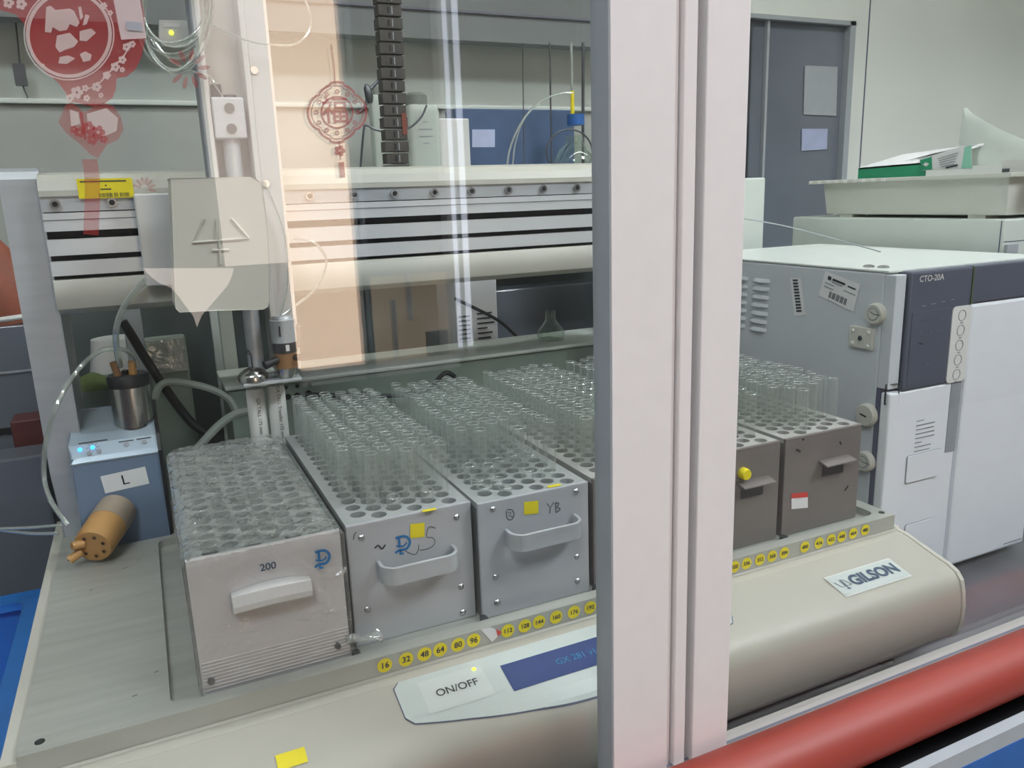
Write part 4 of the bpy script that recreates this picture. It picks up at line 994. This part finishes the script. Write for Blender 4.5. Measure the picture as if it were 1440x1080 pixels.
# left rear: jug, bowl, pillar, bag
p=ay(160,475,1.42); b=MB(); zt=p.z; b.lathe((p.x,1.42,ZB),(p.x,1.42,zt),[(0,.040),(.8,.044),(.95,.036),(1,.034)],'white',24); tag(b.build('white_jug',base=(p.x,1.42,ZB)),'white plastic jug behind the green-lined bowl at the rear left','jug')
p=ay(138,548,1.24); zb2=ay(138,590,1.24).z
BW=thing('plastic_bowl','pale green bowl holding a green cloth behind the pump','bowl',(p.x,1.24,ZB))
MB().lathe((p.x,1.24,ZB),(p.x,1.24,p.z+.01),[(0,.040),(.85,.052),(.97,.056),(1,.058),(.99,.050),(.9,.045)],'chassis',28,True,True).build('shell',BW)
b=MB().lathe((p.x-.006,1.235,p.z-.02),(p.x-.004,1.235,p.z+.026),[(0,.044),(.5,.034),(.85,.018),(1,.004)],'lime',14); b.build('cloth',BW)
p=ay(193,500,1.33); tag(MB().box(p.x-.013,p.x+.013,1.32,1.35,ZB,-.02,'framegrey').build('stand_post',base=(p.x,1.335,ZB),bevel=.002),'grey square post standing behind the pump cable','post')
b=MB(); q=ay(232,495,1.25); b.box(q.x-.026,q.x+.03,1.25,1.27,ZB,q.z+.022,'chassis'); bb=b.build('wrapped_packet',base=(q.x,1.26,ZB),bevel=.004); tag(bb,'packet with a glossy clear cover right of the grey post','packet')
MB().box(q.x-.024,q.x+.028,1.246,1.249,q.z-.03,q.z+.018,'wrap').build('clear_cover',bb)
p=ay(62,450,1.42); zd=ay(20,452,1.42).z
tag(MB().box(-.62,p.x,1.36,1.50,ZB,zd,'darkglass').box(-.60,p.x-.01,1.358,1.36,zd-.07,zd-.066,'greyline').box(-.60,p.x-.01,1.357,1.36,zd-.16,zd-.15,'black').build('dark_unit',base=(-.3,1.42,ZB),bevel=.003),'dark unit in the shade left of the gantry upright carrying an orange bag','instrument')
p=ay(12,400,1.43); b=MB().lathe((p.x,1.43,zd),(p.x-.01,1.43,ay(12,335,1.43).z),[(0,.045),(.3,.05),(.7,.032),(1,.008)],'orange',14); tag(b.build('orange_bag',base=(p.x,1.43,zd)),'orange bag on the dark unit left of the gantry upright','bag')
b=MB().tube([ay(-15,452,1.36),ay(42,444,1.36)],.004,'white',sub=0); tag(b.build('white_rod',base=ay(14,450,1.36)),'white rod crossing below the orange bag','rod')
p=ay(40,650,1.19); tag(MB().box(-.50,p.x+.02,1.17,1.23,ZB,ay(40,642,1.17).z,'darkglass').build('dark_bin',base=(-.3,1.2,ZB),bevel=.003),'dark grey bin in the corner below the red box, left of the pump','bin')
p=ay(42,605,1.25); tag(MB().box(p.x-.022,p.x+.02,1.25,1.30,ZB,ay(42,590,1.25).z,'redbox').build('red_box',base=(p.x,1.27,ZB),bevel=.002),'dark red box on the worktop left of the pump','box')
b=MB(); p=ay(28,105,1.52); b.box(p.x-.008,p.x+.008,1.515,1.53,p.z-.016,p.z+.016,'darksteel'); b.tube([ay(22,30,1.525),ay(28,90,1.525)],.0012,'darksteel',sub=0); b.tube([ay(31,118,1.525),ay(40,140,1.525)],.0012,'darksteel',sub=0); tag(b.build('hanging_clip',base=(p.x,1.52,p.z)),'dark clip on a cord hanging before the back wall at the far left','clip')
# blue crate
C0=az(0,1010,-.42)
BC=thing('storage_crate','bright blue plastic crate standing left of the robot bed','crate',(-.30,.84,ZB))
cx0,cx1,cy0,cy1,cz=-.46,-.150,.66,.985,-.432
b=MB(); i=.012
o_=[Vector((x,y,z)) for z,d in ((ZB,i),(cz,0)) for x,y in ((cx0+d,cy0+d),(cx1-d,cy0+d),(cx1-d,cy1-d),(cx0+d,cy1-d))]; t=.005
n_=[Vector((x,y,z)) for z,d in ((ZB+t,i+t),(cz,t)) for x,y in ((cx0+d,cy0+d),(cx1-d,cy0+d),(cx1-d,cy1-d),(cx0+d,cy1-d))]
b.add(o_,[(3,2,1,0)]+[(j,(j+1)%4,(j+1)%4+4,j+4) for j in range(4)],'blue'); b.add(n_,[(0,1,2,3)]+[(j+4,(j+1)%4+4,(j+1)%4,j) for j in range(4)],'blue'); b.add(o_[4:]+n_[4:],[(j,(j+1)%4,(j+1)%4+4,j+4) for j in range(4)],'blue')
b.build('shell',BC)
b=MB(); b.holed([(x,y) for x,y in rrect(cx0-.012,cx1+.010,cy0-.012,cy1+.012,.016)],[rrect(cx0+.014,cx1-.016,cy0+.016,cy1-.016,.01)],cz,cz+.008,'blue'); b.build('rim',BC,bevel=.002)
MB().box(cx1-.0066,cx1-.0060,.86,.93,cz-.03,cz-.016,'darkgap').build('hand_slot',BC)

# ================================================================== reflected paper cuts, painted as film on the left pane
YP=.4455
def pc(name,label): return None
def film_poly(b,L,k,y=YP): b.poly([ay(u,v,y) for u,v in L],k)
def lob(cx,cy,rx,ry,n,amp,ph=0,N=64): return [(cx+rx*(1+amp*abs(math.sin(n*t*math.pi/N+ph)))*math.cos(2*math.pi*t/N),cy+ry*(1+amp*abs(math.sin(n*t*math.pi/N+ph)))*math.sin(2*math.pi*t/N)) for t in range(N)]
def stroke(b,L,w,k,y=YP-.0004,sub=4): b.ribbon([ay(u,v,y) for u,v in L],w*.00030,FN,k,sub)
def flower(b,cx,cy,r,k,y=YP-.0004):
    for i in range(5):
        a_=i*2*math.pi/5; film_poly(b,[(cx+r*.6*math.cos(a_)+r*.42*math.cos(t*math.pi/5),cy+r*.6*math.sin(a_)+r*.42*math.sin(t*math.pi/5)) for t in range(10)],k,y-.00002*i)
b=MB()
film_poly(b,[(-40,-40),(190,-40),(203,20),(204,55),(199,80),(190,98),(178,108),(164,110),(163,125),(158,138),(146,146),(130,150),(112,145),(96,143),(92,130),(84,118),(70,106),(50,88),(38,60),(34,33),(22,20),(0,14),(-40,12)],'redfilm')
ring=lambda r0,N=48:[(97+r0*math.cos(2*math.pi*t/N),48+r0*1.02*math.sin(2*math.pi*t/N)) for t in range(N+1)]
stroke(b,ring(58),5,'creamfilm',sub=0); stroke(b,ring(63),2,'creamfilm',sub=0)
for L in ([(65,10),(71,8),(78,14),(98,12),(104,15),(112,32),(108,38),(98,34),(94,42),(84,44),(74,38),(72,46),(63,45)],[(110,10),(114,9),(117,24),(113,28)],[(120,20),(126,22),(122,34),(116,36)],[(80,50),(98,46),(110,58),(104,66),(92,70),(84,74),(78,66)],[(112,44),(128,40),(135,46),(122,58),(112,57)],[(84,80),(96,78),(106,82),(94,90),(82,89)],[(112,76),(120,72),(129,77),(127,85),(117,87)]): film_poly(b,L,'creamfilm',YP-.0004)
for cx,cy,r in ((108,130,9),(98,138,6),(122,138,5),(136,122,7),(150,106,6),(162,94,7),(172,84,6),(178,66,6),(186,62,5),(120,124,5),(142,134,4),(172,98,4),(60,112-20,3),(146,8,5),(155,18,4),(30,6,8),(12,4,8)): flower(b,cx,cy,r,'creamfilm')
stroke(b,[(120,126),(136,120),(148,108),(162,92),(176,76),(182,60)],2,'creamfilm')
tag(b.build('cut_reflection',base=ay(97,48,YP)),'painted reflection of a large red festive paper cut with pale round motif, top left','paper cut')
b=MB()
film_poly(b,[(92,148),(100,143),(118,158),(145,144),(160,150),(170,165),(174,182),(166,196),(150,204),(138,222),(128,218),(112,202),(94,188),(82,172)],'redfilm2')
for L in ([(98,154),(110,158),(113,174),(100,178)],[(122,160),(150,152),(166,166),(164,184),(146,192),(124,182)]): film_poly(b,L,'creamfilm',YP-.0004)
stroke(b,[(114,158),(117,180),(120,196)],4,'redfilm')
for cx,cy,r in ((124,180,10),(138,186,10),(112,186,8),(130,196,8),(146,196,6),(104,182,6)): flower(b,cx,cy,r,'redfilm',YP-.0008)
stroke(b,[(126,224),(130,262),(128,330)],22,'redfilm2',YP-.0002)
tag(b.build('cut_reflection',base=ay(128,190,YP)),'painted reflection of a red flower paper cut with tail, below the large round one','paper cut')
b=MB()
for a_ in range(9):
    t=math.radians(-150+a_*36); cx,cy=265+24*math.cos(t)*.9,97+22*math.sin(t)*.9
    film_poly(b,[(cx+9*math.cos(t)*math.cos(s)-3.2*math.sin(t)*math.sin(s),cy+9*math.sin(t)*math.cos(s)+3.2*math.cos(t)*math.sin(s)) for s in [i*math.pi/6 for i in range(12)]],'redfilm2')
tag(b.build('cut_reflection',base=ay(265,97,YP)),'painted dull red reflection of a petal burst on the glass under the tubing coil','paper cut')
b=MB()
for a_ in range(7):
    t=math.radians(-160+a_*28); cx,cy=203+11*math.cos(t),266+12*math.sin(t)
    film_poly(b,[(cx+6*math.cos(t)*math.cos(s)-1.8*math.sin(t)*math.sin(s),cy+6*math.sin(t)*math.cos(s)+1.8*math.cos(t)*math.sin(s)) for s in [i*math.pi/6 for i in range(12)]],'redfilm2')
tag(b.build('cut_reflection',base=ay(203,266,YP)),'small painted grey-red reflection of petals on the glass beside the yellow barcode label','paper cut')
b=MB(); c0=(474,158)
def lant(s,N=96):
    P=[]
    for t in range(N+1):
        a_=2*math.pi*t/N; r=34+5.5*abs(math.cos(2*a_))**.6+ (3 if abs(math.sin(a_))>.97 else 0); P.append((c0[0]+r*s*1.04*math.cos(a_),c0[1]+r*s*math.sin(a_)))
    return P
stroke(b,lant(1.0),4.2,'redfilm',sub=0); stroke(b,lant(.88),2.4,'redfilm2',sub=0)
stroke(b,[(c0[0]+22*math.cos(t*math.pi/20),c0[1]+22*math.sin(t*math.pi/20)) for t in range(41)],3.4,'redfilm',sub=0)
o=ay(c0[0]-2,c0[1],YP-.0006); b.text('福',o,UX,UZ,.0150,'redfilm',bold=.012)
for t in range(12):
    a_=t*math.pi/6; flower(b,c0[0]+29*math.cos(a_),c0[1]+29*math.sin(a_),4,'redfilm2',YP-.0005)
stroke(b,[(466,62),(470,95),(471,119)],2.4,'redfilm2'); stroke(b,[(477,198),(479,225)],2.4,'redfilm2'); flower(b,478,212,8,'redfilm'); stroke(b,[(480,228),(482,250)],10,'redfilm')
tag(b.build('cut_reflection',base=ay(474,158,YP)),'painted reflection of a red lantern paper cut with fortune character and tassel on the glass','paper cut')
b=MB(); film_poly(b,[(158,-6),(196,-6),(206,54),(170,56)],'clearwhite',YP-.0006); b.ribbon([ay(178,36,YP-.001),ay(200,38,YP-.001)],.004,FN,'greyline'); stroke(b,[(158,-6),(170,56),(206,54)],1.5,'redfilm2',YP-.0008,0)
tag(b.build('glass_label',base=ay(182,26,YP)),'translucent white label on the glass right of the large red painted reflection','label')

# ================================================================== the room behind the viewer
YM=.895                                   # twice the depth of the left pane: mirrored room depth
WY=-2.1
def mir(u,v): p=ay(u,v,YM-WY); return Vector((p.x,WY,p.z))
struct('floor', MB().box(-6,9,-2.4,1.6,-1.37,-1.33,'floor'))
wins=[]
def window(n,L,k):
    q=[mir(u,v) for u,v in L]; return q
b=MB()
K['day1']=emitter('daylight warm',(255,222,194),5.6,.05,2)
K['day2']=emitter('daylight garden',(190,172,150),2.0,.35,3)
K['day3']=emitter('pale daylight',(255,236,224),2.6,.04,2)  # pane daylight, reused for the added scalloped glow
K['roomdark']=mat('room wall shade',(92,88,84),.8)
def rectw(u0,u1,v0,v1):
    a=mir(u0,v0); c=mir(u1,v1); d=mir(u1,v0); return min(a.x,c.x),max(a.x,c.x)
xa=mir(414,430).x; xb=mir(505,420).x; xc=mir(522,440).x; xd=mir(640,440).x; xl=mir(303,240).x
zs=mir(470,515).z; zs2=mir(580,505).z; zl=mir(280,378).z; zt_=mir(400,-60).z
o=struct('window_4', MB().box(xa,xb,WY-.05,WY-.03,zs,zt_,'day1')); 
f=MB().box(xb,xb+.02,WY-.05,WY+.02,zs,zt_,'frame').box(xa,xb,WY-.05,WY+.03,zs-.06,zs,'frame'); f.build('frame',o)
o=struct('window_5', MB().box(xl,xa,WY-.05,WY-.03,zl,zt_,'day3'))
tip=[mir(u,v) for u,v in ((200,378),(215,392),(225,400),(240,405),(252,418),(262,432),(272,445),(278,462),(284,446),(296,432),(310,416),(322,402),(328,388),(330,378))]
MB().poly([(p.x,WY-.03,p.z) for p in tip],'day3').build('scallop_glow',o)  # added glowing shape, gives a scalloped pale reflection in the sash glass
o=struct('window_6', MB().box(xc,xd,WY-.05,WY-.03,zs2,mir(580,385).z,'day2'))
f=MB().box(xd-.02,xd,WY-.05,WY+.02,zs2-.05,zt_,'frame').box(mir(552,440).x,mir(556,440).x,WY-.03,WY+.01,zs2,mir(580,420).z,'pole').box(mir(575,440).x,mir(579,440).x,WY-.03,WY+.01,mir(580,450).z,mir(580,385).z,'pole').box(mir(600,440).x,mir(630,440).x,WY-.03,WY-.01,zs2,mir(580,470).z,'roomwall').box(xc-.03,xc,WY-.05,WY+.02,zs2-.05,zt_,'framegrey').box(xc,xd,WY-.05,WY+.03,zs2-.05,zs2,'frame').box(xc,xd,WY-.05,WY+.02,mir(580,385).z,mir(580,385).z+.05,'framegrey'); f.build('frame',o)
K['stripglow']=emitter('strip glow',(232,238,255),3.4,.04,2)
o=struct('glow_strips', MB().box(mir(640,480).x,mir(651,480).x,WY-.02,WY-.005,mir(650,488).z,zt_,'stripglow').box(mir(656,480).x,mir(666,480).x,WY-.02,WY-.005,mir(660,488).z,zt_,'stripglow'))  # two glowing strips added for white streaks reflected in the left pane
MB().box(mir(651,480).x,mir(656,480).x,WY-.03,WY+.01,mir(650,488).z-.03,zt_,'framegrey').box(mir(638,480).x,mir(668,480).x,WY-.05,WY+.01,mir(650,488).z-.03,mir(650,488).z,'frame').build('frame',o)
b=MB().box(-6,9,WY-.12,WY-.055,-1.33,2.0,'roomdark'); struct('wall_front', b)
# lamps: hood lamp and two unseen ceiling panels added for light, right stronger
b=MB(); b.box(-.5,2.0,.72,.90,.955,.998,'frame'); hl=b.build('hood_lamp',base=(.5,.8,.955)); tag(hl,'long white lamp fitting under the hood roof','lamp')
MB().cyl((-.45,.81,.945),(1.95,.81,.945),.013,k='lamp',n=12).build('lamp_tube',hl)
for i,(cx,cy) in enumerate(((-.6,-.9),(1.75,-.55))):
    b=MB(); b.box(cx-.32,cx+.32,cy-.32,cy+.32,1.55,1.60,'frame'); o=b.build('added_ceiling_lamp',base=(cx,cy,1.55)); tag(o,('left','right')[i]+' square ceiling lamp, unseen, added for light from behind the viewer','lamp')
    K['cl']=emitter('added ceiling panel',(242,247,255),(24,44)[i],0)
    MB().box(cx-.29,cx+.29,cy-.29,cy+.29,1.545,1.55,'cl').build('diffuser',o)

# ================================================================== world, camera, view
w=bpy.data.worlds.new('room light'); S.world=w; w.use_nodes=True
bg=w.node_tree.nodes['Background']; bg.inputs['Color'].default_value=lin((226,236,246)); bg.inputs['Strength'].default_value=.55
cam=bpy.data.cameras.new('camera'); co=bpy.data.objects.new('camera',cam); COL.objects.link(co)
cam.sensor_width=36; cam.lens=36*F/1440; cam.clip_start=.01; cam.clip_end=50
m=Matrix((M3[0],-M3[1],-M3[2])).transposed().to_4x4(); co.matrix_world=m
S.camera=co
S.view_settings.view_transform='Standard'; S.view_settings.look='None'; S.view_settings.gamma=1; S.view_settings.use_curve_mapping=False
S.view_settings.exposure=0.28
S.cycles.transparent_max_bounces=96; S.cycles.max_bounces=10; S.cycles.caustics_reflective=False; S.cycles.caustics_refractive=False
